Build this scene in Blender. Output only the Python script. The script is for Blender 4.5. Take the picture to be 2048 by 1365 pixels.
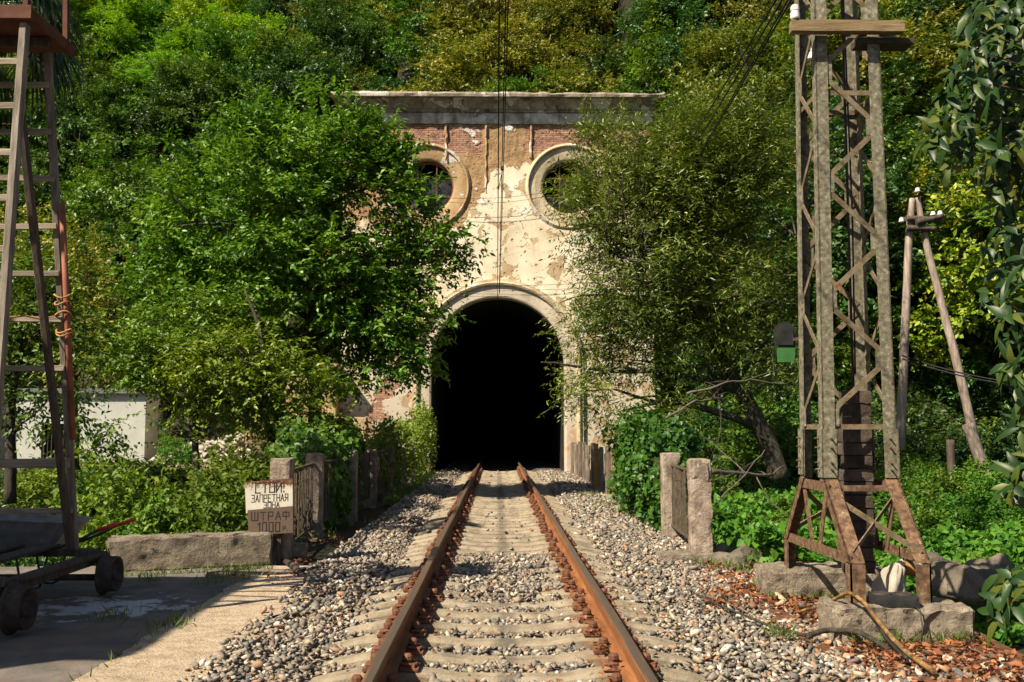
import bpy, bmesh, math, random
import numpy as np
from mathutils import Vector, Matrix, noise as mnoise

# ------------------------------------------------------------------ clear, camera, light
scene = bpy.context.scene
for o in list(bpy.data.objects):
    bpy.data.objects.remove(o, do_unlink=True)
COL = scene.collection
R = math.radians
FPX, HOR, VPX = 2000.0, 855.0, 995.0            # focal length (px of 2048), horizon row, track vanishing column
CAM = Vector((-0.075, 0.0, 1.616))
PITCH = math.atan((HOR - 682.5) / FPX)
YAW = math.atan((1024 - VPX) / FPX)
cd = bpy.data.cameras.new('camera'); cam = bpy.data.objects.new('camera', cd); COL.objects.link(cam)
cam.location = CAM
cam.rotation_euler = (math.pi / 2 + PITCH, 0, -YAW)
cd.sensor_width = 36.0; cd.lens = 36.0 * FPX / 2048.0
cd.clip_start = 0.05; cd.clip_end = 600
scene.camera = cam

SUN_EL = R(46); SUN_TRAVEL = Vector((0.74, 0.60, 0)).normalized()   # horizontal direction the light travels
w = bpy.data.worlds.new('World'); scene.world = w; w.use_nodes = True
wn = w.node_tree; wn.nodes.clear()
sky = wn.nodes.new('ShaderNodeTexSky'); sky.sky_type = 'NISHITA'; sky.sun_disc = False
sky.sun_elevation = SUN_EL
sky.sun_rotation = math.atan2(-SUN_TRAVEL.x, -SUN_TRAVEL.y)
bg = wn.nodes.new('ShaderNodeBackground'); bg.inputs['Strength'].default_value = 0.05
wo = wn.nodes.new('ShaderNodeOutputWorld')
wn.links.new(sky.outputs[0], bg.inputs[0]); wn.links.new(bg.outputs[0], wo.inputs[0])
sd = bpy.data.lights.new('sun', 'SUN'); sd.energy = 5.0; sd.angle = R(0.53); sd.color = (1.0, 0.90, 0.72)
sun = bpy.data.objects.new('sun', sd); COL.objects.link(sun)
tdir = Vector((SUN_TRAVEL.x * math.cos(SUN_EL), SUN_TRAVEL.y * math.cos(SUN_EL), -math.sin(SUN_EL)))
sun.rotation_euler = tdir.to_track_quat('-Z', 'Y').to_euler()
vs = scene.view_settings
vs.view_transform = 'Standard'; vs.look = 'None'; vs.exposure = 1.0; vs.gamma = 1.0; vs.use_curve_mapping = False
cy = scene.cycles
cy.max_bounces = 5; cy.diffuse_bounces = 3; cy.glossy_bounces = 2; cy.transmission_bounces = 4; cy.transparent_max_bounces = 8
cy.caustics_reflective = False; cy.caustics_refractive = False
cy.use_denoising = True
cy.sample_clamp_indirect = 4.0
cy.use_adaptive_sampling = True; cy.adaptive_threshold = 0.02

_cR = cam.rotation_euler.to_matrix()
def ray(px, py):
    return _cR @ Vector(((px - 1024) / FPX, -(py - 682.5) / FPX, -1.0))
def P(px, py, Y=None, z=None):
    """photo pixel -> point on the plane y = Y or on the level z"""
    d = ray(px, py)
    t = (Y - CAM.y) / d.y if Y is not None else (z - CAM.z) / d.z
    return CAM + d * t

# ------------------------------------------------------------------ object helpers
def tag(o, label=None, cat=None, group=None, kind=None):
    if label: o['label'] = label
    if cat: o['category'] = cat
    if group: o['group'] = group
    if kind: o['kind'] = kind
    return o
def empty(name, loc=(0, 0, 0), label=None, cat=None, group=None, rz=0.0):
    o = bpy.data.objects.new(name, None); COL.objects.link(o)
    o.location = loc; o.rotation_euler = (0, 0, rz); o.empty_display_size = 0.1
    return tag(o, label, cat, group)
def link_mesh(name, me, mat=None, parent=None, loc=None, rot=None, scale=None):
    o = bpy.data.objects.new(name, me); COL.objects.link(o)
    if mat is not None and len(me.materials) == 0: me.materials.append(mat)
    if parent is not None: o.parent = parent
    if loc is not None: o.location = loc
    if rot is not None: o.rotation_euler = rot
    if scale is not None: o.scale = scale
    return o
def copy_tree(o, parent=None):
    c = o.copy(); COL.objects.link(c); c.parent = parent
    for ch in list(o.children): copy_tree(ch, c)
    return c

def np_mesh(name, V, F, rnd=None, smooth=False):
    """fast mesh: V (n,3) float, F (m,k) int with constant k, rnd (m,) face attribute"""
    V = np.asarray(V, dtype=np.float32); F = np.asarray(F, dtype=np.int32)
    me = bpy.data.meshes.new(name); m, k = F.shape
    me.vertices.add(len(V)); me.vertices.foreach_set('co', V.ravel())
    me.loops.add(m * k); me.loops.foreach_set('vertex_index', F.ravel())
    me.polygons.add(m)
    me.polygons.foreach_set('loop_start', np.arange(0, m * k, k, dtype=np.int32))
    me.polygons.foreach_set('loop_total', np.full(m, k, dtype=np.int32))
    if smooth: me.polygons.foreach_set('use_smooth', np.ones(m, dtype=bool))
    me.update(calc_edges=True)
    if rnd is not None:
        a = me.attributes.new('rnd', 'FLOAT', 'FACE'); a.data.foreach_set('value', np.asarray(rnd, dtype=np.float32))
    return me

class MB:
    """collects polygons, builds ONE mesh object"""
    def __init__(s): s.v = []; s.f = []; s.sm = []
    def add(s, vs, fs, smooth=False):
        b = len(s.v); s.v += [tuple(v) for v in vs]
        s.f += [tuple(i + b for i in f) for f in fs]; s.sm += [smooth] * len(fs)
    def box(s, c, size, rot=None):
        hx, hy, hz = size[0] / 2, size[1] / 2, size[2] / 2
        M = rot if rot is not None else Matrix.Identity(3)
        vs = [Vector(c) + M @ Vector((x * hx, y * hy, z * hz)) for x in (-1, 1) for y in (-1, 1) for z in (-1, 1)]
        s.add(vs, [(0, 1, 3, 2), (4, 6, 7, 5), (0, 4, 5, 1), (2, 3, 7, 6), (0, 2, 6, 4), (1, 5, 7, 3)])
    def beam(s, p0, p1, wd, th, up=(0, 0, 1), bev=0.0):
        """bar from p0 to p1; wd across, th along up"""
        p0 = Vector(p0); p1 = Vector(p1); d = (p1 - p0); L = d.length; d.normalize()
        u = Vector(up); r = d.cross(u)
        if r.length < 1e-4: u = Vector((0, 1, 0)); r = d.cross(u)
        r.normalize(); u = r.cross(d).normalized()
        if bev > 0:
            prof = [(-wd/2+bev, -th/2), (wd/2-bev, -th/2), (wd/2, -th/2+bev), (wd/2, th/2-bev), (wd/2-bev, th/2), (-wd/2+bev, th/2), (-wd/2, th/2-bev), (-wd/2, -th/2+bev)]
        else:
            prof = [(-wd/2, -th/2), (wd/2, -th/2), (wd/2, th/2), (-wd/2, th/2)]
        n = len(prof)
        vs = [p0 + r * a + u * b for a, b in prof] + [p1 + r * a + u * b for a, b in prof]
        fs = [(i, (i + 1) % n, n + (i + 1) % n, n + i) for i in range(n)] + [tuple(range(n - 1, -1, -1)), tuple(range(n, 2 * n))]
        s.add(vs, fs)
    def tube(s, pts, rad, n=8, cap=True, smooth=True):
        pts = [Vector(p) for p in pts]; m = len(pts)
        rad = rad if hasattr(rad, '__len__') else [rad] * m
        d0 = (pts[1] - pts[0]).normalized()
        ref = Vector((0, 0, 1)) if abs(d0.z) < 0.9 else Vector((1, 0, 0))
        r = d0.cross(ref).normalized(); vs = []
        for i, p in enumerate(pts):
            d = (pts[min(i + 1, m - 1)] - pts[max(i - 1, 0)]).normalized()
            r = (r - d * r.dot(d)); r.normalize(); u = d.cross(r)
            for k in range(n):
                a = 2 * math.pi * k / n
                vs.append(p + (r * math.cos(a) + u * math.sin(a)) * rad[i])
        fs = []
        for i in range(m - 1):
            for k in range(n):
                k2 = (k + 1) % n
                fs.append((i*n + k, i*n + k2, (i+1)*n + k2, (i+1)*n + k))
        s.add(vs, fs, smooth)
        if cap:
            b = len(s.v) - m * n
            s.f += [tuple(b + k for k in range(n - 1, -1, -1)), tuple(b + (m - 1) * n + k for k in range(n))]; s.sm += [False, False]
    def lathe(s, prof, axis_o, axis_d, n=24, smooth=True):
        """prof: [(radius, along)]"""
        o = Vector(axis_o); d = Vector(axis_d).normalized()
        ref = Vector((0, 0, 1)) if abs(d.z) < 0.9 else Vector((1, 0, 0))
        r = d.cross(ref).normalized(); u = d.cross(r); vs = []; m = len(prof)
        for ra, al in prof:
            for k in range(n):
                a = 2 * math.pi * k / n
                vs.append(o + d * al + (r * math.cos(a) + u * math.sin(a)) * ra)
        fs = [(i*n + k, i*n + (k+1) % n, (i+1)*n + (k+1) % n, (i+1)*n + k) for i in range(m - 1) for k in range(n)]
        s.add(vs, fs, smooth)
    def prism(s, poly, y0, y1):
        """poly in (x,z), extruded y0..y1"""
        n = len(poly)
        vs = [(x, y0, z) for x, z in poly] + [(x, y1, z) for x, z in poly]
        s.add(vs, [(i, (i+1) % n, n + (i+1) % n, n + i) for i in range(n)] + [tuple(range(n-1, -1, -1)), tuple(range(n, 2*n))])
    def mesh(s, name):
        me = bpy.data.meshes.new(name); me.from_pydata(s.v, [], s.f)
        me.polygons.foreach_set('use_smooth', s.sm); me.update()
        bm = bmesh.new(); bm.from_mesh(me); bmesh.ops.recalc_face_normals(bm, faces=bm.faces); bm.to_mesh(me); bm.free()
        return me
    def build(s, name, mat, parent=None, loc=None, rot=None):
        return link_mesh(name, s.mesh(name), mat, parent, loc, rot)

def rough_block(name, size, mat, parent=None, loc=(0, 0, 0), rz=0.0, cuts=(6, 4, 4), amp=0.015, chip=0.05, seed=0, freq=5.0, taper=None):
    """weathered block, base at z=0, with worn corners and uneven faces"""
    sx, sy, sz = size; bm = bmesh.new(); nx, ny, nz = cuts; idx = {}
    rng = random.Random(seed)
    def vert(i, j, k):
        key = (i, j, k)
        if key in idx: return idx[key]
        x, y, z = sx * (i / nx - .5), sy * (j / ny - .5), sz * k / nz
        e = (i in (0, nx)) + (j in (0, ny)) + (k in (0, nz))
        p = Vector((x, y, z)); c = Vector((0, 0, sz / 2))
        q = p + Vector((seed * 3.7, seed * 1.3, 0))
        d = Vector(mnoise.noise_vector(q * freq)) * amp
        if e >= 2:
            a = mnoise.noise(q * freq * .8 + Vector((9, 0, 0)))
            pull = chip * (0.35 + max(0, a) * 1.6)
            n = Vector(((x > 0) * 2 - 1 if i in (0, nx) else 0, (y > 0) * 2 - 1 if j in (0, ny) else 0, (1 if k == nz else 0)))
            d -= n * pull * .5
        if k == 0: d.z = 0
        p2 = p + d
        if taper: f = 1 - taper * k / nz; p2.x *= f; p2.y *= f
        idx[key] = bm.verts.new(p2); return idx[key]
    for i in range(nx):
        for j in range(ny):
            for k in (0, nz):
                f = [vert(i, j, k), vert(i+1, j, k), vert(i+1, j+1, k), vert(i, j+1, k)]
                bm.faces.new(f if k else f[::-1])
    for i in range(nx):
        for k in range(nz):
            for j in (0, ny):
                f = [vert(i, j, k), vert(i+1, j, k), vert(i+1, j, k+1), vert(i, j, k+1)]
                bm.faces.new(f if j == 0 else f[::-1])
    for j in range(ny):
        for k in range(nz):
            for i in (0, nx):
                f = [vert(i, j, k), vert(i, j+1, k), vert(i, j+1, k+1), vert(i, j, k+1)]
                bm.faces.new(f if i else f[::-1])
    me = bpy.data.meshes.new(name); bm.to_mesh(me); bm.free()
    return link_mesh(name, me, mat, parent, loc, (0, 0, rz))

# ------------------------------------------------------------------ materials
class NT:
    def __init__(s, name):
        s.m = bpy.data.materials.new(name); s.m.use_nodes = True; s.t = s.m.node_tree; s.t.nodes.clear()
        s.out = s.n('ShaderNodeOutputMaterial')
    def n(s, typ, **kw):
        nd = s.t.nodes.new(typ)
        for k, v in kw.items():
            if hasattr(nd, k) and k not in ('inputs',): setattr(nd, k, v)
        return nd
    def set(s, nd, **kw):
        for k, v in kw.items():
            sock = nd.inputs[k.replace('_', ' ')] if k.replace('_', ' ') in nd.inputs else nd.inputs[k]
            if hasattr(v, 'is_output'): s.t.links.new(v, sock)
            else: sock.default_value = v
        return nd
    def link(s, a, b): s.t.links.new(a, b)
    def coord(s, kind='Object'): return s.n('ShaderNodeTexCoord').outputs[kind]
    def map(s, vec, scale=(1, 1, 1), loc=(0, 0, 0), rot=(0, 0, 0)):
        nd = s.n('ShaderNodeMapping'); s.link(vec, nd.inputs['Vector'])
        nd.inputs['Scale'].default_value = scale; nd.inputs['Location'].default_value = loc; nd.inputs['Rotation'].default_value = rot
        return nd.outputs[0]
    def noise(s, vec, scale, detail=6, rough=.6, col=False, dist=0.0):
        nd = s.n('ShaderNodeTexNoise'); s.link(vec, nd.inputs['Vector'])
        nd.inputs['Scale'].default_value = scale; nd.inputs['Detail'].default_value = detail
        nd.inputs['Roughness'].default_value = rough; nd.inputs['Distortion'].default_value = dist
        return nd.outputs['Color' if col else 'Fac']
    def voro(s, vec, scale, feat='F1', out='Distance', rnd=1.0, dim='3D'):
        nd = s.n('ShaderNodeTexVoronoi'); nd.voronoi_dimensions = dim; nd.feature = feat; s.link(vec, nd.inputs['Vector'])
        nd.inputs['Scale'].default_value = scale; nd.inputs['Randomness'].default_value = rnd
        return nd.outputs[out]
    def ramp(s, fac, stops, interp='LINEAR'):
        nd = s.n('ShaderNodeValToRGB'); cr = nd.color_ramp; cr.interpolation = interp
        while len(cr.elements) < len(stops): cr.elements.new(0.5)
        for e, (p, c) in zip(cr.elements, stops):
            e.position = p; e.color = (c, c, c, 1) if not hasattr(c, '__len__') else (*c, 1)
        s.link(fac, nd.inputs[0]); return nd.outputs[0]
    def math(s, op, a, b=None, c=None, clamp=False):
        nd = s.n('ShaderNodeMath'); nd.operation = op; nd.use_clamp = clamp
        for i, v in enumerate((a, b, c)):
            if v is None: continue
            if hasattr(v, 'is_output'): s.link(v, nd.inputs[i])
            else: nd.inputs[i].default_value = v
        return nd.outputs[0]
    def step(s, x, lo, hi):
        nd = s.n('ShaderNodeMapRange'); nd.interpolation_type = 'SMOOTHSTEP'
        s.link(x, nd.inputs[0]); nd.inputs[1].default_value = lo; nd.inputs[2].default_value = hi
        return nd.outputs[0]
    def mix(s, fac, a, b, mode='MIX'):
        nd = s.n('ShaderNodeMix'); nd.data_type = 'RGBA'; nd.blend_type = mode
        for sock, v in ((nd.inputs[0], fac), (nd.inputs[6], a), (nd.inputs[7], b)):
            if hasattr(v, 'is_output'): s.link(v, sock)
            elif hasattr(v, '__len__'): sock.default_value = (*v, 1)
            else: sock.default_value = v
        return nd.outputs[2]
    def bump(s, h, strength=.5, dist=.02):
        nd = s.n('ShaderNodeBump'); s.link(h, nd.inputs['Height'])
        nd.inputs['Strength'].default_value = strength; nd.inputs['Distance'].default_value = dist
        return nd.outputs[0]
    def finish(s, color, rough=.85, normal=None, metallic=0.0, spec=.3):
        b = s.n('ShaderNodeBsdfPrincipled')
        for sock, v in ((b.inputs['Base Color'], color), (b.inputs['Roughness'], rough), (b.inputs['Metallic'], metallic), (b.inputs['Specular IOR Level'], spec)):
            if hasattr(v, 'is_output'): s.link(v, sock)
            elif hasattr(v, '__len__'): sock.default_value = (*v, 1)
            else: sock.default_value = v
        if normal is not None: s.link(normal, b.inputs['Normal'])
        s.link(b.outputs[0], s.out.inputs['Surface']); s.bsdf = b
        return s.m

def pmat(name, stops, scale=4.0, detail=8, rough=.85, bump=.5, bdist=.02, bscale=None, spec=.25, metallic=0.0, stretch=(1, 1, 1), spots=None, world=False, nrough=.62, rnd=0.0):
    t = NT(name)
    if world:
        c = t.n('ShaderNodeNewGeometry').outputs['Position']
    else: c = t.coord('Object')
    if rnd:
        oi = t.n('ShaderNodeObjectInfo').outputs['Random']
        va = t.n('ShaderNodeVectorMath'); va.operation = 'ADD'; t.link(c, va.inputs[0])
        cx = t.n('ShaderNodeCombineXYZ'); t.link(t.math('MULTIPLY', oi, 37.0), cx.inputs[0]); t.link(t.math('MULTIPLY', oi, 91.0), cx.inputs[1])
        t.link(cx.outputs[0], va.inputs[1]); c = va.outputs[0]
    v = t.map(c, stretch)
    f = t.noise(v, scale, detail, nrough)
    col = t.ramp(f, stops)
    if rnd:
        k = t.math('ADD', t.math('MULTIPLY', oi, rnd * 2), 1 - rnd)
        cc = t.n('ShaderNodeCombineXYZ')
        for i in range(3): t.link(k, cc.inputs[i])
        col = t.mix(1.0, col, cc.outputs[0], 'MULTIPLY')
    if spots:
        for sc, lo, hi, c2 in spots:
            m = t.step(t.noise(c, sc, 5, .7), lo, hi)
            col = t.mix(m, col, c2)
    h = t.noise(v, bscale or scale * 4, 8, .7)
    return t.finish(col, rough, t.bump(h, bump, bdist), metallic, spec)

M = {}
M['soil'] = pmat('soil', [(.3, (.016, .015, .008)), (.55, (.032, .028, .014)), (.8, (.03, .042, .010))], 1.2, bump=.8, bdist=.08)
M['ballast_bed'] = None
M['concrete'] = pmat('old_concrete', [(.25, (.10, .08, .055)), (.5, (.25, .20, .145)), (.75, (.42, .35, .26))], 7, bump=1.0, bdist=.05, bscale=26, spots=[(9, .60, .70, (.05, .045, .035)), (3, .62, .75, (.16, .13, .06))], rnd=.12)
M['post_concrete'] = pmat('post_concrete', [(.25, (.10, .075, .06)), (.45, (.22, .165, .12)), (.6, (.33, .26, .20)), (.8, (.40, .35, .29))], 6, bump=.9, bdist=.03, bscale=26, spots=[(14, .62, .68, (.45, .42, .37)), (5, .60, .72, (.06, .05, .04)), (4, .64, .72, (.22, .10, .05))], rnd=.15)
def mk_sleeper():
    t = NT('sleeper_concrete'); c = t.coord('Object'); w_ = t.n('ShaderNodeNewGeometry').outputs['Position']
    col = t.ramp(t.noise(w_, 5, 8, .65), [(.25, (.15, .115, .078)), (.5, (.285, .23, .16)), (.75, (.40, .335, .24))])
    col = t.mix(t.step(t.noise(w_, 2.2, 6, .7), .52, .68), col, (.17, .135, .10))
    col = t.mix(t.math('MULTIPLY', t.step(t.noise(w_, 26, 5, .7), .60, .66), .8), col, (.075, .06, .045))
    sx = t.n('ShaderNodeSeparateXYZ'); t.link(w_, sx.inputs[0])
    ax = t.math('ABSOLUTE', t.math('SUBTRACT', t.math('ABSOLUTE', sx.outputs[0]), .7975))
    col = t.mix(t.math('MULTIPLY', t.step(t.math('ADD', ax, t.math('MULTIPLY', t.noise(w_, 9, 5), .16)), .34, .18), .6), col, (.20, .085, .038))   # rust washed off the rails
    oil = t.step(t.math('ADD', t.math('ABSOLUTE', sx.outputs[0]), t.math('MULTIPLY', t.noise(w_, 3, 5), .16)), .20, .10)
    col = t.mix(t.math('MULTIPLY', oil, .55), col, (.06, .055, .05))
    return t.finish(col, .9, t.bump(t.noise(w_, 34, 8, .72), .8, .018), 0, .2)
M['sleeper_concrete'] = mk_sleeper()
M['platform'] = pmat('platform_concrete', [(.3, (.30, .22, .14)), (.5, (.46, .35, .24)), (.7, (.56, .44, .31))], 7, bump=1.0, bdist=.03, bscale=35, spots=[(28, .58, .66, (.12, .09, .06)), (2.5, .6, .75, (.22, .17, .11))])
M['rust'] = pmat('rusty_iron', [(.25, (.045, .022, .014)), (.5, (.14, .055, .028)), (.75, (.24, .10, .045))], 9, bump=.6, bdist=.008, bscale=50, rough=.8, spec=.35)
M['dark_iron'] = pmat('dark_iron', [(.3, (.018, .014, .012)), (.55, (.05, .035, .026)), (.8, (.13, .065, .035))], 14, bump=.6, bdist=.006, bscale=60, rough=.75, spec=.35)
M['black'] = pmat('black_rubber', [(.3, (.010, .010, .010)), (.7, (.03, .03, .03))], 12, bump=.2, bdist=.004, rough=.5, spec=.4)
M['wire'] = pmat('wire_metal', [(.3, (.006, .006, .006)), (.7, (.016, .014, .012))], 3, bump=.1, bdist=.002, rough=.6)
M['old_wood'] = pmat('grey_wood', [(.25, (.075, .055, .042)), (.5, (.20, .165, .13)), (.75, (.34, .30, .25))], 3.0, bump=.8, bdist=.01, bscale=9, stretch=(7, 7, .7), rnd=.15)
M['rung_wood'] = pmat('rung_wood', [(.25, (.09, .07, .05)), (.5, (.24, .19, .14)), (.75, (.36, .31, .25))], 3.0, bump=.8, bdist=.01, bscale=9, stretch=(.7, 7, 7), rnd=.2)
M['dark_wood'] = pmat('dark_wood', [(.25, (.03, .022, .018)), (.5, (.075, .055, .042)), (.75, (.14, .11, .085))], 3.5, bump=.8, bdist=.01, bscale=9, stretch=(6, 6, .8), rnd=.15)
M['sleeper_wood'] = pmat('weathered_timber', [(.25, (.06, .045, .035)), (.5, (.19, .145, .11)), (.75, (.36, .29, .23))], 3.0, bump=1.0, bdist=.02, bscale=8, stretch=(6, 6, .8), rnd=.35)
M['orange_wood'] = pmat('orange_timber', [(.25, (.20, .09, .02)), (.5, (.38, .19, .04)), (.75, (.46, .25, .06))], 3.0, bump=1.0, bdist=.02, bscale=8, stretch=(6, 6, .8))
M['beam_wood'] = pmat('beam_wood', [(.25, (.10, .065, .03)), (.5, (.21, .145, .075)), (.75, (.30, .22, .13))], 3.0, bump=.8, bdist=.012, bscale=9, stretch=(.6, 6, 6))
M['pole_wood'] = pmat('pole_wood', [(.25, (.10, .07, .055)), (.5, (.26, .20, .16)), (.75, (.42, .35, .28))], 3.0, bump=.8, bdist=.012, bscale=9, stretch=(5, 5, .8), rnd=.12)
M['deck_red'] = pmat('deck_red_brown', [(.25, (.05, .02, .014)), (.5, (.105, .04, .024)), (.75, (.17, .075, .045))], 3.0, bump=.5, bdist=.01, bscale=14)
M['pipe_red'] = pmat('pipe_red_rust', [(.25, (.10, .04, .03)), (.5, (.26, .09, .05)), (.75, (.34, .15, .10))], 6.0, bump=.4, bdist=.005, bscale=40, rough=.65)
M['rope'] = pmat('orange_rope', [(.3, (.28, .13, .03)), (.7, (.48, .26, .08))], 30, bump=.6, bdist=.006, bscale=90)
M['bark'] = pmat('bark', [(.25, (.022, .018, .013)), (.5, (.06, .048, .034)), (.75, (.12, .10, .075))], 4.0, bump=1.0, bdist=.03, bscale=14, stretch=(4, 4, 1))
M['pale_branch'] = pmat('pale_branch', [(.25, (.05, .04, .03)), (.6, (.13, .105, .08)), (.8, (.22, .19, .15))], 5.0, bump=.6, bdist=.01, bscale=30)
M['steel_lichen'] = pmat('lichened_steel', [(.28, (.055, .046, .028)), (.45, (.13, .115, .075)), (.58, (.20, .18, .125)), (.72, (.36, .335, .265))], 24, bump=.5, bdist=.006, bscale=60, rough=.75, spots=[(7, .60, .70, (.13, .065, .03)), (40, .62, .68, (.05, .04, .03))])
M['steel_brace'] = pmat('rust_streaked_brace', [(.25, (.05, .035, .02)), (.45, (.125, .09, .05)), (.62, (.21, .17, .11)), (.8, (.32, .29, .22))], 9, bump=.5, bdist=.006, bscale=60, rough=.75, spots=[(9, .56, .66, (.15, .065, .028))])
M['steel_rust'] = pmat('rusted_base_steel', [(.28, (.035, .022, .015)), (.45, (.10, .055, .030)), (.60, (.18, .105, .058)), (.78, (.30, .235, .17))], 17, bump=.5, bdist=.006, bscale=60, rough=.8, spots=[(45, .62, .68, (.40, .35, .27))])
M['galv'] = pmat('galvanised', [(.3, (.20, .21, .22)), (.7, (.36, .37, .38))], 9, bump=.2, bdist=.004, rough=.45, metallic=.5)
M['porcelain'] = pmat('porcelain', [(.3, (.60, .52, .48)), (.7, (.78, .72, .68))], 9, bump=.1, bdist=.002, rough=.25, spec=.5)
M['weight_stone'] = pmat('counterweight', [(.25, (.03, .022, .017)), (.5, (.075, .055, .042)), (.8, (.14, .105, .08))], 8, bump=.8, bdist=.012, bscale=40, rnd=.25)
M['barrow'] = pmat('barrow_zinc', [(.25, (.12, .12, .115)), (.5, (.22, .22, .215)), (.8, (.33, .33, .32))], 6, bump=.3, bdist=.006, rough=.5, metallic=.35, spots=[(18, .63, .7, (.13, .10, .07))])
M['green_paint'] = pmat('green_paint', [(.3, (.010, .035, .022)), (.7, (.02, .06, .04))], 9, bump=.2, bdist=.004, rough=.45)
M['sign_green'] = pmat('signal_green', [(.3, (.03, .10, .03)), (.7, (.05, .17, .045))], 9, bump=.2, bdist=.004, rough=.5)
M['red_grip'] = pmat('red_rubber', [(.3, (.45, .035, .02)), (.7, (.60, .06, .03))], 9, bump=.2, bdist=.004, rough=.5)
M['white_plaster'] = pmat('white_plaster', [(.25, (.36, .36, .32)), (.6, (.47, .46, .41)), (.85, (.55, .54, .48))], 1.3, bump=.3, bdist=.02, bscale=12, spots=[(.8, .62, .8, (.45, .42, .33))])
M['ochre_wall'] = pmat('ochre_wall', [(.25, (.20, .12, .055)), (.5, (.40, .27, .14)), (.75, (.52, .40, .25))], 1.2, bump=.9, bdist=.05, bscale=8, spots=[(1.5, .58, .72, (.12, .10, .03))])
M['pale_stone'] = pmat('pale_stone', [(.25, (.32, .27, .20)), (.6, (.52, .46, .37)), (.8, (.62, .57, .48))], 3, bump=.8, bdist=.04, rnd=.2)
M['dark_stone'] = pmat('dark_stone', [(.25, (.06, .05, .038)), (.5, (.16, .13, .095)), (.8, (.30, .25, .19))], 3, bump=1.0, bdist=.05, bscale=12, rnd=.2, spots=[(2.2, .56, .66, (.03, .05, .012))])
M['roof_slate'] = pmat('roof_grey', [(.3, (.10, .10, .10)), (.7, (.20, .19, .18))], 2, bump=.4, bdist=.02)
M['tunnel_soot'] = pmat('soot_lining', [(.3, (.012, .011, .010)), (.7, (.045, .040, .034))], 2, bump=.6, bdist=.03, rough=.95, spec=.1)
M['cloth'] = pmat('sack_cloth', [(.3, (.26, .22, .17)), (.7, (.40, .355, .29))], 5, bump=.4, bdist=.01, bscale=60, spots=[(4, .62, .75, (.36, .29, .22))])
M['tan_enamel'] = pmat('tan_enamel', [(.3, (.16, .075, .022)), (.7, (.28, .14, .04))], 5, bump=.2, bdist=.004, rough=.5)
M['bamboo'] = pmat('mottled_stick', [(.38, (.06, .035, .018)), (.52, (.19, .10, .035)), (.68, (.32, .20, .08))], 14, bump=.6, bdist=.01, bscale=30)
M['letter'] = pmat('letter_paint', [(.3, (.012, .010, .009)), (.62, (.03, .025, .02)), (.75, (.10, .06, .04))], 22, bump=.1, bdist=.001, rough=.7)
M['white_wall'] = M['white_plaster']

def leaf_mat(name, cols, trans=.35, rough=.42, tcol=None, objvar=.25, spec=.5):
    t = NT(name)
    at = t.n('ShaderNodeAttribute'); at.attribute_name = 'rnd'
    n = len(cols); col = t.ramp(at.outputs['Fac'], [(i / max(1, n - 1), c) for i, c in enumerate(cols)])
    oi = t.n('ShaderNodeObjectInfo').outputs['Random']
    hs = t.n('ShaderNodeHueSaturation'); t.link(col, hs.inputs['Color'])
    t.link(t.math('ADD', t.math('MULTIPLY', oi, .05), .475), hs.inputs['Hue'])
    t.link(t.math('ADD', t.math('MULTIPLY', t.math('FRACT', t.math('MULTIPLY', oi, 7.3)), objvar * 2), 1 - objvar), hs.inputs['Value'])
    col = hs.outputs[0]
    b = t.n('ShaderNodeBsdfPrincipled'); t.link(col, b.inputs['Base Color']); b.inputs['Roughness'].default_value = rough
    b.inputs['Specular IOR Level'].default_value = spec
    tr = t.n('ShaderNodeBsdfTranslucent')
    t.link(t.mix(1.0, col, tcol or (1.5, 1.5, .55), 'MULTIPLY'), tr.inputs['Color'])
    mx = t.n('ShaderNodeMixShader'); mx.inputs[0].default_value = trans
    t.link(b.outputs[0], mx.inputs[1]); t.link(tr.outputs[0], mx.inputs[2]); t.link(mx.outputs[0], t.out.inputs['Surface'])
    return t.m
M['leaf_dark'] = leaf_mat('leaf_dark_green', [(.036, .080, .007), (.078, .155, .010), (.14, .23, .016), (.24, .31, .035)], trans=.25, rough=.45, objvar=.05, spec=.4)
M['leaf_mid'] = leaf_mat('leaf_mid_green', [(.045, .095, .010), (.10, .17, .014), (.17, .235, .024)], trans=.28, rough=.55, spec=.25)
M['leaf_willow'] = leaf_mat('leaf_willow', [(.026, .056, .008), (.066, .112, .012), (.12, .175, .02), (.25, .28, .05)], trans=.25, rough=.4, objvar=.05)
M['leaf_bright'] = leaf_mat('leaf_yellow_green', [(.09, .19, .006), (.17, .29, .008), (.27, .39, .016)], trans=.4, rough=.5)
M['leaf_olive'] = leaf_mat('leaf_olive', [(.055, .085, .008), (.12, .15, .012), (.20, .215, .018), (.29, .21, .03)], trans=.25, rough=.5)
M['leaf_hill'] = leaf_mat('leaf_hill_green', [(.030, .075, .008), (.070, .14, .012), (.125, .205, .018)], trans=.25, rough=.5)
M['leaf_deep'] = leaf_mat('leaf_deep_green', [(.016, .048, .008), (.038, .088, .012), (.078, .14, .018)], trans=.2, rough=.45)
M['leaf_yellow'] = leaf_mat('leaf_yellowing', [(.06, .11, .008), (.13, .19, .010), (.24, .26, .016), (.35, .28, .02)], trans=.25, rough=.5)
M['leaf_ivy'] = leaf_mat('leaf_ivy', [(.028, .068, .008), (.058, .125, .012), (.10, .185, .02)], trans=.2, rough=.45, spec=.3)
M['leaf_cover'] = leaf_mat('leaf_ground_cover', [(.026, .07, .008), (.058, .13, .010), (.10, .19, .014), (.17, .22, .03)], trans=.28, rough=.5, spec=.3)
M['leaf_magnolia'] = leaf_mat('leaf_magnolia', [(.014, .036, .008), (.028, .062, .010), (.060, .088, .012), (.13, .13, .02)], trans=.2, rough=.42, spec=.3)
M['leaf_palm'] = leaf_mat('leaf_palm', [(.03, .05, .02), (.06, .085, .03), (.12, .13, .06)], trans=.2, rough=.4)
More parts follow.
